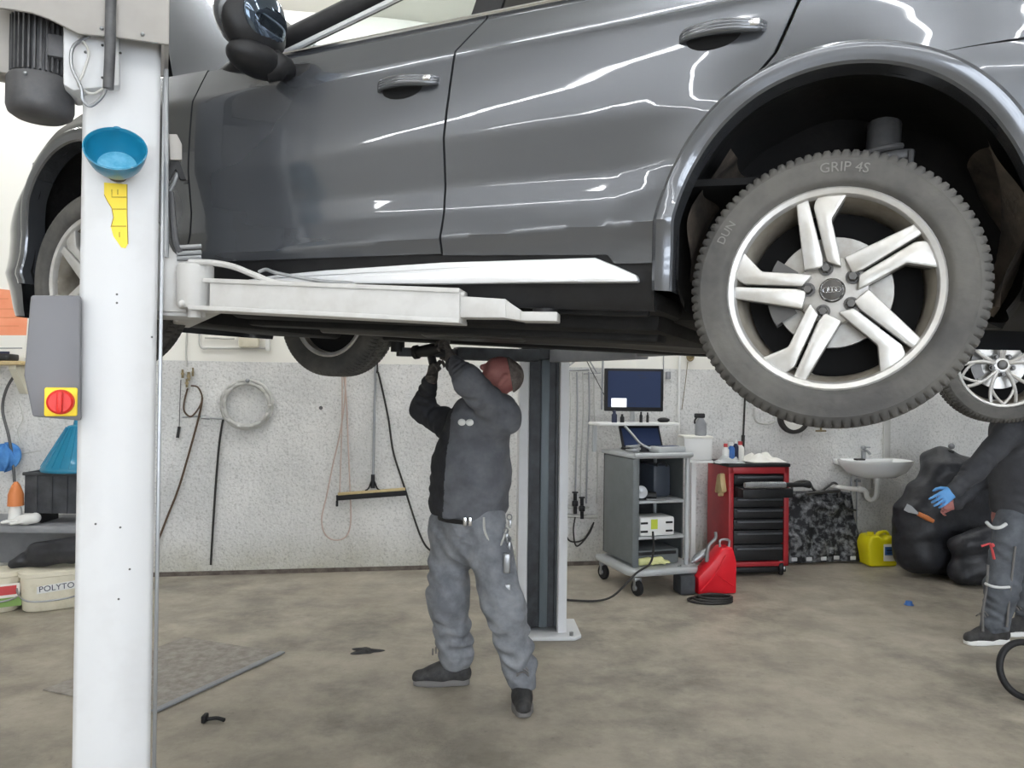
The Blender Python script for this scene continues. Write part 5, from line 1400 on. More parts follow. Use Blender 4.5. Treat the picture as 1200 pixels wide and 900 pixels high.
mb = MB(TM); mb.tube(smooth_path([(.14, .05, z1+.02), (.22, .03, z1+.018), (.30, .05, z1+.018), (.26, .09, z1+.018)], 6), .008, 8); solo('thin_lead', mb, M['steel'], 'thin light lead curled at the front of the trolley upper shelf', 'cable')
# upper deck: dark laptop, keyboard shelf, tablet-like tester, monitor on an arm
zs = tz(498, 6.1)
t = tthing('laptop', 'dark laptop open on top of the grey trolley below the monitor', 'laptop', (.27, .30, zt+.02))
mb = MB(TM); mb.box((.27, .28, zt+.035), (.36, .24, .022), bev=.006); obj('base', mb, M['black_plastic'], t, 40)
lp = Matrix.Rotation(R_(-24), 3, 'X')
mb = MB(TM); mb.box((.27, .40, zt+.125), (.37, .012, .19), lp, bev=.005); ls = obj('lid', mb, M['black_plastic'], t, 40)
mb = MB(TM); mb.box((.27, .3925, zt+.125), (.33, .004, .15), lp); obj('screen', mb, M['screen'], ls)
t = tthing('handheld_tester', 'light grey handheld tester with cable lying on the right front of the trolley top', 'tester', (.33, .08, zt+.02))
mb = MB(TM); mb.box((.34, .09, zt+.045), (.26, .15, .05), Matrix.Rotation(R_(7), 3, 'Z'), bev=.018); obj('case', mb, M['trolley_light'], t, 40)
mb = MB(TM); mb.box((.34, .085, zt+.071), (.16, .09, .004), Matrix.Rotation(R_(7), 3, 'Z')); obj('display', mb, M['screen'], t)
mb = MB(TM); mb.tube(smooth_path([(.20, .10, zt+.05), (.13, .14, zt+.09), (.09, .2, zt+.16), (.06, .27, zt+.22)], 6), .010, 8); obj('lead', mb, M['steel'], t, 60)
mb = MB(TM)
mb.tube(smooth_path([(.05+.05*math.cos(k*.9), .10+.05*math.sin(k*.9), zt+.028+.004*k) for k in range(14)], 4), .010, 8); solo('coiled_lead', mb, M['steel'], 'coiled pale test lead lying on the left of the trolley top', 'cable')
# keyboard shelf and monitor
t = tthing('monitor_stand', 'white shelf and pole rising behind the trolley and carrying the monitor', 'stand', (.25, .52, zt))
mb = MB(TM); mb.cyl((.25, .52, zt), (.25, .52, tz(440, 6.35)), .022, 14); mb.box((.25, .52, zt+.02), (.18, .10, .012), bev=.004); obj('pole', mb, M['trolley_light'], t)
mb = MB(TM); mb.box((.22, .43, zs), (.72, .22, .025), bev=.008); obj('shelf', mb, M['white_plastic'], t, 40)
mb = MB(TM); mb.box((-.10, .50, (zs+zt)/2), (.03, .03, zs-zt)); mb.box((.48, .51, (zs+zt)/2), (.03, .03, zs-zt)); obj('upright', mb, M['trolley_light'], t)
pc = at(743, 457, 6.28); pl_ = TM.inverted() @ pc
MW = .070*1000/900*6.28; MH = 50/900*6.28
t = tthing('monitor', 'black-framed computer monitor with a blue desktop and one white window', 'monitor', (pl_.x, pl_.y, pl_.z-MH/2))
cx, cy, cz_ = pl_.x, pl_.y, pl_.z
rz = Matrix.Rotation(-TYAW*.7, 3, 'Z')
MM_ = TM @ Matrix.Translation((cx, cy, cz_)) @ Matrix.Rotation(-TYAW*.7, 4, 'Z')
mb = MB(MM_); mb.box((0, 0.012, 0), (MW, .045, MH), bev=.008); obj('frame', mb, M['black_plastic'], t, 40)
mb = MB(MM_); mb.box((0, -.012, .006), (MW-.05, .004, MH-.055)); sc_ = obj('screen', mb, M['screen'], t)
mb = MB(MM_); mb.box((-.128, -.0145, -.105), (.125, .003, .072), bev=.001); obj('dialog_window', mb, M['screen_white'], sc_)
mb = MB(MM_)
for i in range(3): mb.box((-.03+.018*i, -.0145, -.112), (.008, .002, .014))
mb.box((.05, -.0145, .12), (.05, .002, .006)); mb.box((.07, -.0145, .10), (.06, .002, .006)); obj('desktop_icons', mb, M['ink'], sc_)
mb = MB(MM_); mb.box((0, .06, -.05), (.12, .06, .20), bev=.01); obj('mount', mb, M['trolley_light'], t)
for i, (x, w_, h_, mm, nm) in enumerate(((.07, .045, .10, 'ink', 'dark blue bottle standing left on the shelf below the monitor'), (.14, .035, .07, 'black_plastic', 'small dark cup standing third from right on the shelf below the monitor'), (.31, .026, .09, 'black_plastic', 'thin black marker standing second from right on the shelf below the monitor'), (.37, .022, .085, 'hose_dark', 'thin dark marker standing rightmost on the shelf below the monitor'))):
    mb = MB(TM); mb.lathe([(0, 0), (w_*.5, 0), (w_*.5, h_*.62), (w_*.28, h_*.75), (w_*.28, h_*.95), (0, h_)], o=(x-.05, .38, zs+.0125), n=16); solo('bottle' if i < 2 else 'marker', mb, M[mm], nm, 'bottle' if i < 2 else 'marker')
mb = MB(TM); mb.ball((.49, .42, zs+.03), (.055, .04, .022), 12); solo('computer_mouse', mb, M['black_plastic'], 'black computer mouse at the right end of the shelf below the monitor', 'mouse', sharp=60)

# white box and sprayer on the wall shelf beside the trolley
q = TM.inverted() @ at(817, 520, 6.55)
WC = at(816, 536, 6.55)
mb = MB(Matrix.Translation(WC)); mb.box((0, .05, .075), (.24, .22, .19), bev=.012); bx = thing('white_carton', 'plain white box standing between the trolley and the red cabinet', 'box', loc=WC-Vector((0, 0, .02)))
obj('box', mb, M['white_plastic'], bx, 40)
mb = MB(Matrix.Translation(WC)); mb.box((0, .05, .175), (.25, .23, .02), bev=.004); obj('lid', mb, M['paper'], bx, 40)
mb = MB(Matrix.Translation(WC))
mb.box((0, .10, -.62), (.04, .04, 1.2)); mb.box((0, .06, -.03), (.26, .24, .02)); mb.box((0, .10, -WC.z+.012), (.3, .3, .024), bev=.004)
solo('box_stand', mb, M['white_plastic'], 'white stand under the plain white box, mostly hidden by the trolley', 'stand')
SPW = at(821, 506, 6.58); SPW.z = WC.z+.185
t = thing('spray_bottle', 'grey spray bottle with dark nozzle standing on the white box', 'bottle', loc=SPW)
mb = MB(Matrix.Translation(SPW)); mb.lathe([(0, 0), (.045, 0), (.048, .01), (.048, .10), (.030, .135), (.018, .15), (0, .15)], n=24); obj('body', mb, M['bench'], t, 40)
mb = MB(Matrix.Translation(SPW)); mb.box((-.01, 0, .17), (.09, .035, .04), bev=.01); mb.tube(smooth_path([(-.03, 0, .16), (-.05, 0, .13), (-.05, 0, .10)], 5), .008, 8); obj('nozzle', mb, M['black_plastic'], t, 40)

# ------------------------------------------------------------------ red tool cabinet
RC = Vector((1.835, 6.46, 0)); RM = Matrix.Translation(RC) @ Matrix.Rotation(R_(9), 4, 'Z')
RW, RD = .54, .44
def rz_(py, Y=6.5): return at(885, py, Y).z
rt, rb = rz_(547), rz_(664)
t = thing('tool_cabinet', 'red wheeled tool cabinet with black drawers beside the grey trolley', 'tool cabinet', M=RM)
mb = MB(RM)
for x in (.02, RW-.02): mb.box((x, RD/2, (rt+rb)/2), (.045, RD, rt-rb), bev=.006)
mb.box((RW/2, RD/2, rt-.03), (RW, RD, .06), bev=.006); mb.box((RW/2, RD/2, rb+.02), (RW, RD, .04), bev=.006); mb.box((RW/2, RD-.01, (rt+rb)/2), (RW, .02, rt-rb))
obj('carcass', mb, M['cart_red'], t, 40)
mb = MB(RM); mb.box((RW/2, RD/2, rt+.012), (RW+.02, RD+.02, .03), bev=.008); obj('top_tray', mb, M['black_plastic'], t, 40)
z0 = rt-.065
nd = 7; hs = [.085, .085, .085, .085, .085, .11, .13]; k_ = (z0-rb-.045)/sum(hs)
for i, h in enumerate(hs):
    h *= k_; zc = z0-h/2; z0 -= h
    mb = MB(RM); pull = .13 if i == 1 else 0.0
    mb.box((RW/2, RD/2-.012-pull*.5, zc), (RW-.095, RD-.03+pull*0, h-.008), bev=.004)
    if pull: mb.box((RW/2, -.03-.06, zc-.0), (RW-.10, .14, h-.02), bev=.004)
    dr = obj('drawer', mb, M['black_plastic'], t, 40)
    mb = MB(RM); mb.box((RW/2, -.012-pull-.004, zc+h*.26), (RW-.13, .02, .016), bev=.005); obj('drawer_pull', mb, mat('pull_grey_%d' % i, (96, 98, 102), .4, .5), dr, 40)
mb = MB(RM); mb.box((RW/2, RD/2, rb-.03), (RW-.02, RD-.02, .05), bev=.01); obj('plinth', mb, M['black_plastic'], t, 40)
for x, y in ((.05, .03), (RW-.05, .03), (.05, RD-.05), (RW-.05, RD-.05)):
    mb = MB(RM); mb.lathe([(0, -.02), (.05, -.02), (.058, -.012), (.058, .012), (.05, .02), (0, .02)], o=(x, y, .058), ax=(1, -.5, 0), n=24); w_ = obj('castor', mb, M['rubber'], t, 40)
    mb = MB(RM); mb.box((x, y, .105), (.05, .05, .04), bev=.008); mb.cyl((x-.03, y+.014, .058), (x+.03, y-.014, .058), .020, 12); obj('castor_fork', mb, M['steel'], w_, 40)
# long torque wrench lying across the pulled-out drawer
P0 = RM @ Vector((.06, -.16, rt-.135)); P1 = RM @ Vector((RW+.10, -.15, rt-.135))
t = thing('torque_wrench', 'long torque wrench with silver grip lying across the red cabinet drawer', 'wrench', loc=P0)
mb = MB(); mb.tube([P0, P0+(P1-P0)*.08, P0+(P1-P0)*.62], [.022, .026, .026], 14)
for k in range(14): 
    p = P0+(P1-P0)*(.1+.035*k); mb.cyl(p, p+(P1-P0)*.014, .029, 14)
obj('grip', mb, M['steel'], t, 40)
mb = MB(); mb.tube([P0+(P1-P0)*.62, P0+(P1-P0)*.9, P1], [.02, .02, .032], 12); obj('shaft', mb, M['black_plastic'], t, 40)
# things on the red cabinet
def rthing(name, label, cat, loc): return thing(name, label, cat, M=RM @ Matrix.Translation(loc))
zt2 = rt+.027
for i, (x, y, r, h, mm, lb) in enumerate(((.02, .12, .030, .16, 'white_plastic', 'white plastic bottle at the left end of the red cabinet top'), (.09, .16, .030, .17, 'label_blue', 'blue spray can beside the white bottle on the red cabinet'), (.15, .20, .024, .19, 'ink', 'slim dark blue bottle right of the blue can on the red cabinet'), (.22, .26, .034, .17, 'paper', 'pale bottle rightmost of the bottles on the red cabinet'))):
    t = rthing('bottle', lb, 'bottle', (x, y, zt2))
    mb = MB(RM); mb.lathe([(0, 0), (r, 0), (r, h*.68), (r*.5, h*.8), (r*.5, h*.84)], o=(x, y, zt2), n=20); obj('body', mb, M[mm], t, 40)
    mb = MB(RM); mb.lathe([(r*.55, h*.82), (r*.55, h), (0, h)], o=(x, y, zt2), n=20); obj('cap', mb, M['white_plastic'] if i in (1, 2) else M['label_red'], t, 40)
def cloth(name, Mx, x0, x1, y0, y1, z, hh, m, label, cat, seed):
    rnd = random.Random(seed); ph = [rnd.uniform(0, 6) for _ in range(6)]
    def fn(a, b):
        e = min(a, 1-a, b, 1-b)*4; e = min(1, e)
        x = x0+(x1-x0)*a+.012*math.sin(b*9+ph[0]); y = y0+(y1-y0)*b+.015*math.sin(a*8+ph[1])
        f = .5+.25*math.sin(a*14+ph[2]+3*b)+.25*math.sin(b*11+ph[3]+a*5)
        return (x, y, z+.004+hh*e*f)
    mb = MB(Mx); mb.grid(fn, 30, 24)
    mb.grid(lambda a, b: (x0+(x1-x0)*a+.012*math.sin(b*9+ph[0]), y0+(y1-y0)*b+.015*math.sin(a*8+ph[1]), z+.001), 4, 4)
    return solo(name, mb, m, label, cat, sharp=180)
cloth('rag', RM, .24, .54, .06, .36, zt2, .075, M['paper'], 'crumpled whitish rag on the right of the red cabinet top', 'rag', 3)
cloth('rag', RM, -.10, .14, .0, .12, zt2, .06, M['trolley_light'], 'crumpled grey rag on the left front edge of the red cabinet', 'rag', 8)
# gloves and tools hooked on the cabinet's left side
mb = MB(RM)
for k in range(5): mb.box((-.03, .06+.02*k, rt-.14-.02*(k % 3)), (.05, .03, .16-.02*(k % 2)), Matrix.Rotation(R_(8*k-16), 3, 'X'), bev=.012)
solo('tool_pouch', mb, M['wood'], 'beige pouch hanging at the left front corner of the red cabinet', 'pouch')

# red can with tools and the coiled lead before it
CB = flo(841, 697); CM = Matrix.Translation(CB) @ Matrix.Rotation(R_(10), 4, 'Z')
t = thing('red_canister', 'bright red metal canister on the floor in front of the red cabinet', 'canister', M=CM)
mb = MB(CM); hz_ = .35
mb.prism([(-.155, 0), (.155, 0), (.155, .24), (.125, hz_), (.045, hz_), (-.155, .13)], (0, .0, .004), (1, 0, 0), (0, 0, 1), -.15, bev=.012); obj('body', mb, M['can_red'], t, 40)
mb = MB(CM); mb.tube([(-.14, -.004, .03), (-.02, -.004, .16), (.13, -.004, .06)], .006, 6); mb.tube([(-.02, -.004, .16), (.06, -.004, .30)], .006, 6); obj('pressed_rib', mb, M['can_red'], t)
mb = MB(CM); mb.tube(smooth_path([(.05, .07, hz_), (.05, .07, hz_+.05), (.12, .07, hz_+.05), (.12, .07, hz_)], 5), .010, 8); obj('handle', mb, M['steel'], t)
mb = MB(CM); mb.tube(smooth_path([(-.06, .07, .24), (-.05, .06, .36), (-.0, .05, .42), (.0, .05, .47)], 6), [.016]*7+[.013]*6+[.012]*6, 10); obj('spout', mb, M['steel'], t, 60)
for k, (dx, dz, a, lb) in enumerate(((-.20, .17, 20, 'silver pneumatic tool lying left on top beside the red canister'), (-.10, .28, -35, 'small silver tool leaning on the sloping top of the red canister'))):
    mb = MB(CM @ Matrix.Translation((dx, .10, dz)) @ Matrix.Rotation(R_(a), 4, 'Y'))
    mb.tube([(-.07, 0, 0), (-.03, 0, 0), (.03, 0, .0), (.08, 0, 0)], [.022, .032, .028, .018], 14); mb.tube([(.03, 0, 0), (.05, 0, -.09)], [.02, .018], 10); mb.cyl((-.09, 0, 0), (-.07, 0, 0), .012, 8)
    solo('air_tool', mb, M['steel'], lb, 'tool')
mb = MB(CM); mb.box((-.235, .09, .075), (.12, .16, .145), bev=.012); solo('grease_tub', mb, M['crate'], 'dark tub on the floor left of the red canister', 'tub')
c = flo(832, 705)
mb = MB()
for k in range(3):
    mb.tube([c+Vector(((.16-.02*k)*math.cos(a)+.02*k, (.09-.012*k)*math.sin(a), .010+.014*k)) for a in np.linspace(0, 2*PI, 33)[:-1]], .010, 8, closed=True)
solo('coiled_hose', mb, M['hose_dark'], 'dark hose coiled flat on the floor in front of the red canister', 'hose')

# black splash guard leaning on the wall
sg0 = wl(926, 664, .20); sg1 = wl(1004, 660, .20); top = wl(960, 572, .06).z
t = wthing('splash_guard', 'dirty black plastic splash guard leaning on the wall between red cabinet and sink', 'car part', 965, 664, .2)
mb = MB(WALLM)
rnd = random.Random(5); bl = [(rnd.random(), rnd.random(), rnd.uniform(.04, .12), rnd.uniform(-.03, .045)) for _ in range(46)]
Wd = sg1.x-sg0.x+.06; z0_ = .02
def fn(a, b):
    x = sg0.x-.02+Wd*a-.10*(b**3)*(a > .7)*(a-.7); z = z0_+(top-.02-z0_)*b-(.10*max(0, a-.75)*4*.25 if b > .6 else 0)
    o = .22-.15*b
    for bx, by, br, bh in bl:
        d2 = (a-bx)**2+(b-by)**2; o += bh*math.exp(-d2/(br*br))
    return (x, -o, z)
mb.grid(fn, 60, 60); obj('panel', mb, mat('dirty_plastic', (30, 31, 34), .6, c2=(136, 138, 140), scale=16, lo=.45, hi=.66, bump=.5), t, 60, solid=.006)
for k in range(5):
    mb = MB(WALLM); a = .06+.2*k; q = Vector(fn(a, .035)); mb.box((q.x, q.y-.012, q.z+.012), (.055, .01, .034), bev=.008); obj('fixing_clip', mb, M['reflective'], t)
mb = MB(WALLM); mb.tube(wpath([(928, 577), (929, 568), (938, 564), (948, 565), (953, 573), (960, 577), (970, 570), (978, 566), (983, 572), (983, 582)], .10, 6), .012, 8); mb.tube(wpath([(926, 580), (984, 575)], .12, 3), .014, 8); mb.tube(wpath([(982, 578), (985, 590), (994, 596), (1003, 598)], .10), .009, 8); obj('wire_frame', mb, M['bolt'], t, 60)

# sink with tap and trap
t = wthing('wash_basin', 'white wall-hung wash basin with its pipes above the yellow canister', 'sink', 1026, 575, .2)
c = wl(1026, 546, .22); rim = c.z+.02
def basin(a, b):
    th = 2*PI*a; prof_ = [(0, -.125), (.55, -.120), (.80, -.075), (.95, -.01), (1.0, .022), (1.0, .034), (.95, .036), (.90, .02), (.80, -.04), (.5, -.08), (0, -.085)]
    i = b*(len(prof_)-1); j = min(int(i), len(prof_)-2); f = i-j
    r = prof_[j][0]*(1-f)+prof_[j+1][0]*f; z = prof_[j][1]*(1-f)+prof_[j+1][1]*f
    ex = .335*r*(abs(math.cos(th))**.75)*math.copysign(1, math.cos(th)); ey = .215*r*(abs(math.sin(th))**.75)*math.copysign(1, math.sin(th))
    return (c.x+ex, c.y+.0+ey, rim+z)
mb = MB(WALLM); mb.grid(basin, 48, 20); mb.box((c.x, -.05, rim+.005), (.60, .10, .06), bev=.02); obj('basin', mb, M['ceramic'], t, 50)
mb = MB(WALLM); mb.cyl((c.x-.02, -.07, rim+.03), (c.x-.02, -.07, rim+.11), .020, 12); mb.tube(smooth_path([(c.x-.02, -.07, rim+.10), (c.x-.02, -.12, rim+.11), (c.x-.02, -.17, rim+.085)], 5), .012, 10); mb.ball((c.x-.02, -.07, rim+.135), (.026, .026, .02), 10); mb.box((c.x+.01, -.075, rim+.14), (.07, .018, .012), bev=.004); obj('tap', mb, M['steel'], t, 50)
mb = MB(WALLM); xx = c.x+.03; zq = rim-.12
mb.tube(smooth_path([(xx, -.2, zq), (xx, -.2, zq-.14), (xx-.02, -.2, zq-.20), (xx-.06, -.2, zq-.215), (xx-.10, -.2, zq-.19), (xx-.11, -.2, zq-.15), (xx-.14, -.2, zq-.12), (xx-.22, -.17, zq-.115), (xx-.34, -.10, zq-.105), (xx-.36, -.02, zq-.10)], 6), .022, 12); mb.cyl((xx, -.2, zq-.02), (xx, -.2, zq-.07), .03, 14); mb.cyl((xx-.16, -.195, zq-.118), (xx-.19, -.185, zq-.116), .028, 14); obj('drain_trap', mb, M['white_plastic'], t, 60)
mb = MB(WALLM); mb.tube([(c.x-.12, -.03, zq-.02), (c.x-.12, -.03, .55), (c.x-.12, -.02, .3)], .008, 8); mb.tube([(c.x-.06, -.03, zq-.04), (c.x-.06, -.03, .3)], .007, 8); mb.box((c.x-.06, -.04, zq-.06), (.05, .04, .02), bev=.005); obj('supply_pipe', mb, M['steel'], t)
mb = MB(WALLM); a = wl(1006, 544, .24); mb.box((a.x+.01, a.y, rim+.042), (.09, .05, .016), bev=.006); solo('soap_bar', mb, M['hose_dark'], 'dark scrubbing pad on the left rim of the wash basin', 'soap')
mb = MB(WALLM); mb.box(((wl(1038, 520).x), -.012, (wl(1038, 490).z+wl(1038, 545).z)/2), (.07, .02, .55), bev=.004); solo('wall_duct', mb, M['hose_white'], 'flat pale vertical duct on the wall above the wash basin', 'duct')
# yellow canister
YB = flo(1029, 662); YM = Matrix.Translation(YB) @ Matrix.Rotation(R_(6), 4, 'Z')
t = thing('yellow_canister', 'bright yellow plastic canister with a blue label on the floor under the wash basin', 'canister', M=YM)
mb = MB(YM); mb.prism([(-.135, 0), (.13, 0), (.145, .20), (.12, .265), (.05, .275), (.03, .25), (-.02, .25), (-.04, .28), (-.12, .27), (-.15, .20)], (0, -.09, .003), (1, 0, 0), (0, 0, 1), -.20, bev=.022, seg=3); obj('body', mb, M['can_yellow'], t, 50)
mb = MB(YM); mb.box((.06, -.093, .13), (.13, .004, .15), bev=.001); l_ = obj('label_panel', mb, M['paper'], t)
mb = MB(YM); mb.box((.06, -.096, .145), (.11, .003, .075)); obj('blue_print', mb, M['label_blue'], l_)
mb = MB(YM); mb.box((.06, -.0975, .15), (.08, .002, .012)); mb.box((.05, -.0975, .128), (.06, .002, .008)); obj('print_line', mb, M['ink'], l_)
mb = MB(YM); mb.lathe([(.028, .26), (.028, .30), (0, .30)], o=(-.075, 0, 0), n=16); obj('cap', mb, M['can_yellow'], t)
mb = MB(YM); mb.tube(smooth_path([(-.02, 0, .25), (.0, 0, .29), (.07, 0, .30), (.10, 0, .265)], 5), .014, 10); obj('handle', mb, M['can_yellow'], t)

# heap of black sacks by the second person, with things on it
BQ = Vector((3.33, 5.95, 0))
def sack(name, prims, seed, label):
    rnd = random.Random(seed); a_ = [rnd.uniform(8, 15) for _ in range(6)]; p_ = [rnd.uniform(0, 6) for _ in range(6)]
    ex = lambda X, Y, Z: .010*np.sin(a_[0]*X+p_[0]+2*np.sin(a_[1]*Z+p_[1]))*np.sin(a_[2]*Z+p_[2]+1.5*np.sin(a_[3]*Y))+.006*np.sin(24*X+18*Z+p_[3])*np.sin(19*Y+p_[4])
    V, Q = sdf_mesh(prims+[dict(cut=((0, 0, .004), (0, 0, -1)))], .012, ex, 1)
    mb = MB(); mb.v = [Vector(v) for v in V.tolist()]; mb.f = [tuple(q) for q in Q.tolist()]; mb.m = [0]*len(mb.f)
    return solo(name, mb, M['bag'], label, 'sack', sharp=180)
Yb = 6.58
g = lambda x, y, dY=0: at(x, y, Yb+dY)
sack('rubbish_sack', [cap(g(1098, 556), g(1130, 552), .13, .13, .05), cap(g(1086, 585), g(1150, 580, .1), .19, .19, .08), cap(g(1078, 615), g(1160, 612, .1), .21, .2, .08), cap(g(1076, 645, -.02), g(1160, 645, .1), .20, .2, .08), cap(g(1070, 600), g(1072, 640), .155, .16, .05), cap(g(1102, 545, .1), g(1110, 640, .1), .16, .2, .08)], 1, 'tall bulging black sack behind the blue glove of the second person')
sack('rubbish_sack', [cap(g(1128, 668, -.30), g(1158, 666, -.30), .12, .14, .06), cap(g(1128, 640, -.30), g(1156, 634, -.30), .10, .12, .08)], 2, 'low black sack with grey sheen beside the knees of the second person')
mb = MB(); a = flo(1062, 664); b = flo(1094, 662)
CM2 = Matrix.Translation((a+b)/2+Vector((0, -.02, 0))) @ Matrix.Rotation(R_(8), 4, 'Z')
t = thing('grey_crate', 'small grey crate with a wavy pale front on the floor before the tall black sack', 'crate', M=CM2)
mb = MB(CM2); mb.box((0, 0, .09), (.26, .14, .17), bev=.01); obj('box', mb, M['crate'], t, 40)
mb = MB(CM2); mb.tube(smooth_path([(-.11, -.075, .05), (-.08, -.075, .13), (-.05, -.075, .06), (-.01, -.075, .14), (.02, -.075, .07), (.06, -.075, .10), (.11, -.075, .05)], 6), .012, 8); mb.box((0, -.072, .045), (.23, .01, .04), bev=.004); obj('pale_strip', mb, M['bench'], t, 60)
t = thing('putty_knife', 'putty knife with an orange handle lying on the tall black sack', 'knife', loc=at(1078, 605, 6.42))
mb = MB(); mb.tube([at(1076, 602, 6.38), at(1086, 607, 6.37), at(1094, 611, 6.36)], [.018, .022, .016], 12); obj('handle', mb, M['cap_orange'], t, 40)
p = at(1061, 594, 6.39); q = at(1076, 602, 6.38); dd = (q-p).normalized(); uu = Vector((0, .0, 1)); uu = (uu-dd*uu.dot(dd)).normalized()
mb = MB(); mb.prism([(0, -.03), (0, .03), (.04, .03), (.10, .012), (.12, .012), (.12, -.012), (.10, -.012), (.04, -.03)], tuple(p), tuple(dd), tuple(uu), .003); obj('blade', mb, M['steel'], t)
for i, (x, y) in enumerate(((1113, 656), (1120, 658))):
    mb = MB(); q = flo(x, y+4); q = Vector((q.x, q.y-.30, 0)); mb.ball((q.x, q.y, .025), (.026, .022, .025), 10); solo('crumpled_tissue', mb, M['paper'], ('left' if i == 0 else 'right')+' of two small white tissue balls on the floor below the lower black sack', 'tissue')
q = at(1115, 545, 6.58)
t = thing('hand_sprayer', 'small dark sprayer with white cap standing on top of the black sacks', 'sprayer', loc=q)
mb = MB(); mb.tube([at(1113, 546, 6.58), at(1114, 528, 6.58)], [.035, .028], 12); obj('body', mb, M['black_plastic'], t, 40)
mb = MB(); mb.ball(tuple(at(1115, 523, 6.58)), .026, 10); obj('cap', mb, M['bench'], t, 60)

# ------------------------------------------------------------------ on the floor
a, b, c_ = flo(180, 836), flo(331, 766), flo(216, 748); d_ = a+(c_-b)
mb = MB(); P = [a, b, c_, d_]
o = Vector((a.x, a.y, 0))
mb.prism([(p.x-a.x, p.y-a.y) for p in P], (a.x, a.y, .001), (1, 0, 0), (0, 1, 0), .008, bev=.002)
pt = thing('floor_plate', 'worn grey steel plate lying on the floor right of the near column', 'floor plate', loc=(a.x, a.y, 0))
obj('plate', mb, M['plate'], pt, 40)
mb = MB(); mb.beam(a+Vector((0, 0, .010)), b+Vector((0, 0, .010)), .035, .010, .002); obj('edge_strip', mb, M['bench'], pt)
def blob(px, py, rx, ry, h, m, name, label, cat, seed):
    rnd = random.Random(seed); q = flo(px, py); ph = [rnd.uniform(0, 6) for _ in range(3)]
    mb = MB(); 
    def fn(a, b):
        th = 2*PI*a; r = (1+.25*math.sin(3*th+ph[0])+.15*math.sin(5*th+ph[1]))*b
        return (q.x+rx*r*math.cos(th), q.y+ry*r*math.sin(th), .0015+h*(1-b*b)*(1+.4*math.sin(7*th+ph[2])*b))
    mb.grid(fn, 40, 6); return solo(name, mb, m, label, cat, sharp=180)
blob(428, 763, .085, .06, .012, M['rubber'], 'oily_rag', 'black oily scrap on the floor left of the mechanic', 'rag', 4)
t = thing('floor_clip', 'small dark metal clip on the floor below the steel plate', 'clip', loc=flo(243, 846))
q = flo(240, 846); mb = MB(); mb.box((q.x, q.y, .018), (.02, .05, .034), bev=.006); mb.tube(smooth_path([q+Vector((.005, 0, .012)), q+Vector((.05, .01, .014)), q+Vector((.09, .0, .010))], 5), .009, 8); obj('clip', mb, M['rubber'], t)
q = flo(1065, 709); mb = MB(Matrix.Translation(q)); mb.lathe([(0, .03), (.020, .03), (.024, .024), (.026, .0), (.020, .0)], n=20); mb.lathe([(.026, .0), (.034, .002), (.034, .006), (.026, .006)], n=20); solo('blue_stopper', mb, M['label_blue'], 'small blue bottle cap alone on the floor right of centre', 'cap')
# black hose hoop at the right edge
q = flo(1200, 818); hr = .135; ctr = Vector((q.x+.01, q.y, hr*.98+.012))
hx = Vector((.99, .12, 0)).normalized(); hy = Vector((-.02, .28, .96)).normalized()
t = thing('hose_hoop', 'black rubber hoop standing on the floor at the right edge near the white-soled shoes', 'hoop', loc=(q.x, q.y, 0))
mb = MB(); mb.tube([ctr+hx*hr*1.08*math.cos(k)+hy*hr*math.sin(k) for k in np.linspace(0, 2*PI, 49)[:-1]], .017, 12, closed=True); obj('hoop', mb, M['rubber'], t, 60)
mb = MB(); mb.box((q.x+.16, q.y+.05, .02), (.10, .16, .036), bev=.008); obj('foot', mb, M['rubber'], t)

# ------------------------------------------------------------------ left corner behind the near column
def lthing(name, label, cat, px, py, Y): return thing(name, label, cat, loc=at(px, py, Y))
# orange poster with a white lower half
oo = wl(-60, 338, .006); 
t = wthing('orange_poster', 'orange and white paper poster on the wall at the left edge', 'poster', 0, 420, .004)
pol = [wl(*p) for p in ((-42, 334), (12, 340), (34, 352), (31, 393), (-42, 393))]
mb = MB(WALLM); mb.prism([(p.x, p.z) for p in pol], (0, -.004, 0), (1, 0, 0), (0, 0, 1), .004); obj('orange_sheet', mb, M['orange'], t)
pol = [wl(*p) for p in ((-42, 393), (31, 393), (28, 430), (-42, 430))]
mb = MB(WALLM); mb.prism([(p.x, p.z) for p in pol], (0, -.004, 0), (1, 0, 0), (0, 0, 1), .004); ws = obj('white_sheet', mb, M['paper'], t)
mb = MB(WALLM)
for y, x1 in ((350, 10), (362, 20), (372, 24), (382, 22)): mb.tube([wl(-38, y, .009), wl(x1, y, .009)], .002, 4)
obj('print_line', mb, M['cap_orange'], t)
mb = MB(WALLM); mb.tube([wl(-38, 408, .009), wl(26, 408, .009)], .003, 4); mb.box(tuple(wl(4, 414, .009)), (.09, .002, .03)); obj('print_block', mb, M['ink'], ws)
# wooden shelf under it, with bracket
sh = thing('wall_shelf', 'pale wooden shelf board below the orange poster', 'shelf', M=WALLM @ Matrix.Translation(wl(0, 432, .1)))
a = wl(27, 424, .22); z_ = a.z
mb = MB(WALLM); mb.box((a.x-.33, -.13, z_-.01), (.66, .26, .03), bev=.004); obj('board', mb, M['wood'], sh, 40)
mb = MB(WALLM); mb.prism([(0, 0), (-.22, 0), (-.22, -.03), (-.03, -.22), (0, -.22)], (a.x-.10, 0, z_-.026), (0, 1, 0), (0, 0, 1), .05); obj('bracket', mb, M['cream'], sh)
mb = MB(WALLM); mb.box((a.x-.22, -.15, z_+.035), (.26, .16, .05), bev=.01); solo('black_case', mb, M['black_plastic'], 'flat black case lying on the wooden shelf at the left edge', 'case')
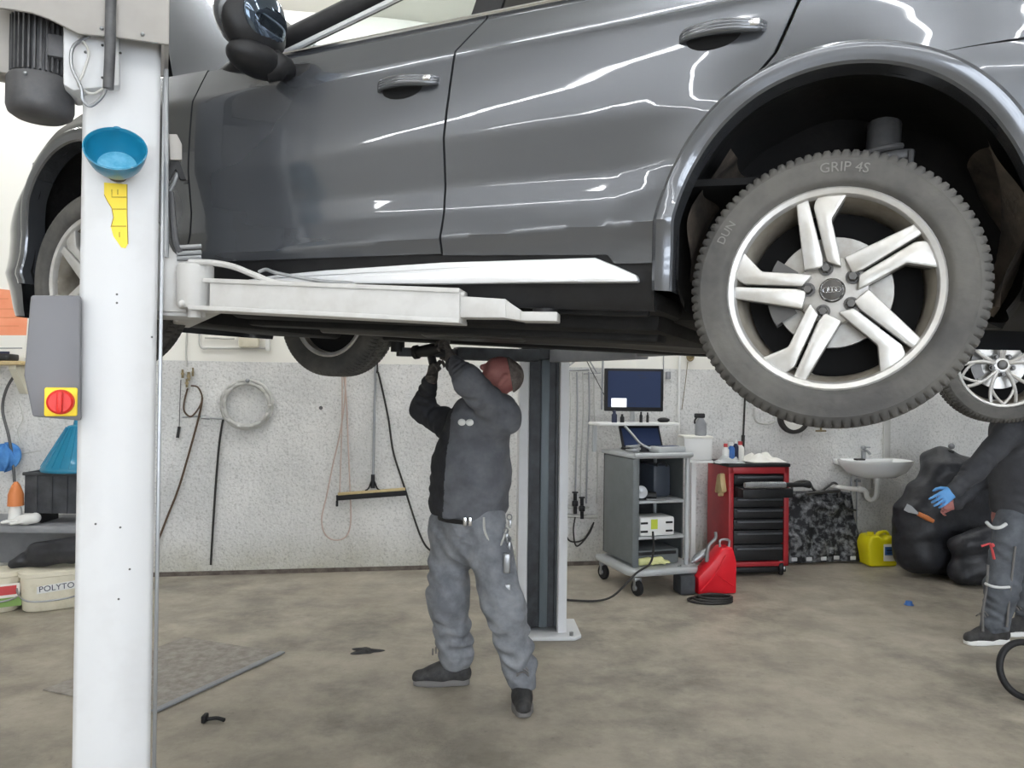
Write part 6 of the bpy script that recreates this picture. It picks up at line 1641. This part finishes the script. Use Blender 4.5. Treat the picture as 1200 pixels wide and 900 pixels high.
# cables hanging from the shelf
mb = MB(WALLM); mb.tube(wpath([(20, 436, .14), (8, 455, .14), (3, 480, .13), (10, 510, .13), (15, 540, .12), (17, 565, .12)]), .011, 8); solo('hanging_cable', mb, M['bolt'], 'grey cable hanging below the wooden shelf down to the orange cap', 'cable')
mb = MB(WALLM); mb.tube(wpath([(22, 470, .08), (27, 490, .08), (21, 505, .08), (25, 520, .08)]), .005, 8); mb.tube([wl(2, 536, .08), wl(48, 528, .05)], .005, 6); solo('string_line', mb, M['hose_white'], 'thin white cord strung on the wall beside the blue rag', 'cord')
# blue rag hanging
def rag_fn(a, b):
    th = 2*PI*a; r = .075*(1+.18*math.sin(5*th+1)+.12*math.sin(9*th))
    ph_ = PI*b
    return Vector((1.25*r*math.sin(ph_)*math.cos(th), r*.6*math.sin(ph_)*math.sin(th), r*1.2*math.cos(ph_)+.02*math.sin(6*th)*math.sin(ph_)))
cc = wl(5, 536, .12); mb = MB(WALLM); mb.grid(lambda a, b: cc+rag_fn(a, b), 36, 20); solo('blue_rag', mb, M['rag_blue'], 'crumpled blue rag at the left edge under the wooden shelf', 'rag', sharp=180)
# workbench, crate and big funnel
BYv = 5.55
bt = at(60, 612, BYv).z
bn = thing('workbench', 'low grey bench at the left edge carrying the dark crate and gloves', 'bench', loc=(at(40, 700, BYv).x, BYv, 0))
x1 = at(118, 612, BYv).x; x0 = at(-60, 612, BYv).x
mb = MB(); mb.box(((x0+x1)/2, BYv+.12, bt-.03), (x1-x0, .50, .05), bev=.006); obj('bench_top', mb, M['bench'], bn, 40)
for x in (x0+.05, x1-.05):
    for y in (BYv-.08, BYv+.32):
        mb = MB(); mb.box((x, y, (bt-.055)/2), (.045, .045, bt-.055), bev=.004); obj('leg', mb, M['bench'], bn)
mb = MB(); mb.box(((x0+x1)/2, BYv+.33, bt-.22), (x1-x0-.1, .02, .30)); obj('back_panel', mb, M['bench'], bn)
c0 = at(31, 598, BYv); c1 = at(112, 553, BYv); zc0 = bt-.004
ch = c1.z-at(31, 600, BYv).z
cr = thing('dark_crate', 'dark grey plastic crate on the bench under the big blue funnel', 'crate', loc=((c0.x+c1.x)/2, BYv+.1, zc0))
zc1 = at(60, 601, BYv).z; zc2 = at(60, 553, BYv).z
mb = MB(); W_ = c1.x-c0.x; xm = (c0.x+c1.x)/2
for y in (BYv-.02, BYv+.24): mb.box((xm, y, (zc1+zc2)/2), (W_, .014, zc2-zc1), bev=.004)
for x in (c0.x+.007, c1.x-.007): mb.box((x, BYv+.11, (zc1+zc2)/2), (.014, .26, zc2-zc1), bev=.004)
mb.box((xm, BYv+.11, zc1+.01), (W_, .26, .014)); mb.box((xm, BYv-.03, zc2-.012), (W_+.02, .02, .024), bev=.004)
for k in range(4): mb.box((c0.x+W_*(.18+.22*k), BYv-.03, (zc1+zc2)/2-.01), (.012, .012, zc2-zc1-.03))
obj('bin', mb, M['crate'], cr, 40)
for x in (c0.x+.10, c1.x-.06):
    mb = MB(); mb.box((x, BYv+.1, (bt-.005+zc1)/2), (.03, .2, max(.01, zc1-bt+.005))); obj('foot', mb, M['rubber'], cr)
fz0 = zc2; fb = at(75, 555, BYv)
fh = at(75, 500, BYv).z-fz0
t = thing('big_funnel', 'large blue plastic funnel upside down on the dark crate behind the near column', 'funnel', loc=(fb.x, BYv+.11, fz0))
ft = at(78, 503, BYv)
fc = Vector((at(82, 555, BYv).x, BYv+.11, fz0+.002)); r0 = fc.x-at(42, 555, BYv).x
mb = MB(); prf = [(r0*.98, 0), (r0, .012), (r0*.98, .03), (r0*.30, fh), (r0*.16, fh+.01), (r0*.12, fh+.07), (r0*.09, fh+.07), (r0*.12, fh), (r0*.92, .02), (r0*.92, 0)]
mb.lathe(prf, o=tuple(fc), n=48, closed=True)
for k in range(24):
    a = 2*PI*k/24; d1 = Vector((math.cos(a), math.sin(a), 0)); mb.tube([fc+d1*(r0*.97)+Vector((0, 0, .035)), fc+d1*(r0*.34)+Vector((0, 0, fh-.01))], .005, 6)
obj('cone', mb, M['blue_bowl'], t, 40)
# orange-capped bottle and white gloves
q = at(18, 612, BYv-.06); b0 = Vector((q.x, q.y, bt-.003))
t = thing('squeeze_bottle', 'white squeeze bottle with an orange cap on the bench at the left edge', 'bottle', loc=b0)
hh = at(18, 590, BYv-.06).z-bt
mb = MB(Matrix.Translation(b0)); hcap = at(18, 592, q.y).z-bt; htop = at(18, 566, q.y).z-bt
mb.lathe([(0, 0), (.045, 0), (.048, .02), (.040, max(.06, hcap-.03)), (.030, max(.08, hcap)), (0, max(.08, hcap))], n=24); obj('body', mb, M['white_plastic'], t, 40)
mb = MB(Matrix.Translation(b0)); hc_ = max(.08, hcap); mb.lathe([(0, hc_), (.052, hc_), (.050, hc_+.08), (.03, hc_+.14), (.012, hc_+.17), (0, hc_+.17)], n=24); obj('cap', mb, M['cap_orange'], t, 40)
b = Vector((at(30, 622, BYv-.10).x, BYv-.10, bt+.005))
P = [cap(b+Vector((.0, 0, .03)), b+Vector((-.05, 0, .025)), .036, .03, .02)]
for k in range(4): P.append(cap(b+Vector((-.05, -.03+.02*k, .025)), b+Vector((-.15+.01*abs(k-1.5), -.05+.03*k, .016)), .013, .011, .012))
P.append(cap(b+Vector((.0, -.03, .02)), b+Vector((-.05, -.085, .014)), .014, .011, .012))
P.append(cap(b+Vector((.0, 0, .03)), b+Vector((.06, .01, .04)), .034, .038, .02))
V, Q = sdf_mesh(P, .006); mb = MB(); mb.v = [Vector(v) for v in V.tolist()]; mb.f = [tuple(q) for q in Q.tolist()]; mb.m = [0]*len(mb.f)
solo('work_glove', mb, M['white_plastic'], 'white work glove lying on the bench at the left edge', 'glove', sharp=180)
# dark bag on the buckets
BY2 = 5.36
sack('dark_sack', [cap(at(30, 655, BY2+.05), at(84, 650, BY2+.05), .055, .07, .05), cap(at(45, 646, BY2+.05), at(95, 640, BY2+.05), .06, .09, .05), cap(at(22, 657, BY2), at(16, 660, BY2), .035, .028, .04)], 7, 'crumpled dark sack lying over the white buckets under the bench')
# paint buckets
def bucket(px, py, ptop, r, label, kind):
    b = flo(px, py); h = at(px, ptop, b.y).z
    t = thing('paint_bucket', label, 'bucket', loc=b)
    B = Matrix.Translation(b) @ Matrix.Rotation(math.atan2(-b.x, b.y), 4, 'Z')
    B2 = Matrix.Translation(b)
    mb = MB(B); 
    def fn(a, q, r=r):
        pr = [(0, .004), (.86, .0), (.92, .01), (1.0, h-.05), (1.0, h-.035), (1.06, h-.03), (1.06, h-.004), (.97, h), (.0, h-.006)]
        i = q*(len(pr)-1); j = min(int(i), len(pr)-2); f = i-j; rr = pr[j][0]*(1-f)+pr[j+1][0]*f; z = pr[j][1]*(1-f)+pr[j+1][1]*f
        th = 2*PI*a; e = .55
        cx = abs(math.cos(th))**e*math.copysign(1, math.cos(th)); cy = abs(math.sin(th))**e*math.copysign(1, math.sin(th))
        return (r*rr*cx*.92, r*rr*cy*.80, z)
    mb.grid(fn, 48, 24); obj('body', mb, M['cream'], t, 50)
    if kind == 0:
        lw = .125; yy = -r*.80-.004
        mb = MB(B); mb.prism([(-lw, h*.48), (lw, h*.54), (lw, h*.74), (-lw, h*.66)], (.03, yy, 0), (1, 0, 0), (0, 0, 1), .003); lb = obj('label_panel', mb, M['white_plastic'], t)
        mb = MB(B); mb.text('POLYTOP', .055, (.035, yy-.004, h*.605), Vector((.998, 0, .05)).normalized(), Vector((-.05, 0, .998)).normalized(), .001); obj('lettering', mb, M['ink'], lb)
    else:
        yy = -r*.80-.004
        mb = MB(B); mb.box((.05, yy, h*.55), (.18, .004, h*.34)); lb = obj('label_panel', mb, M['paper'], t)
        mb = MB(B); mb.box((.07, yy-.004, h*.56), (.10, .003, .06)); obj('red_print', mb, M['label_red'], lb)
        mb = MB(B); mb.box((.06, yy-.002, h*.26), (.18, .004, .06)); obj('green_print', mb, M['green'], lb)
    mb = MB(B); mb.tube(smooth_path([(-r*.94, 0, h*.78), (-r*.98, -r*.4, h*.52), (-r*.7, -r*.86, h*.34), (0, -r*.93, h*.30), (r*.7, -r*.86, h*.36), (r*.98, -r*.4, h*.54), (r*.94, 0, h*.78)], 6), .006, 8); obj('handle', mb, M['steel'], t, 60)
bucket(62, 709, 664, .215, 'white bucket with blue lettering on the floor beside the near column', 0)
bucket(-6, 714, 668, .165, 'white bucket with a red and green label cut by the left edge', 1)
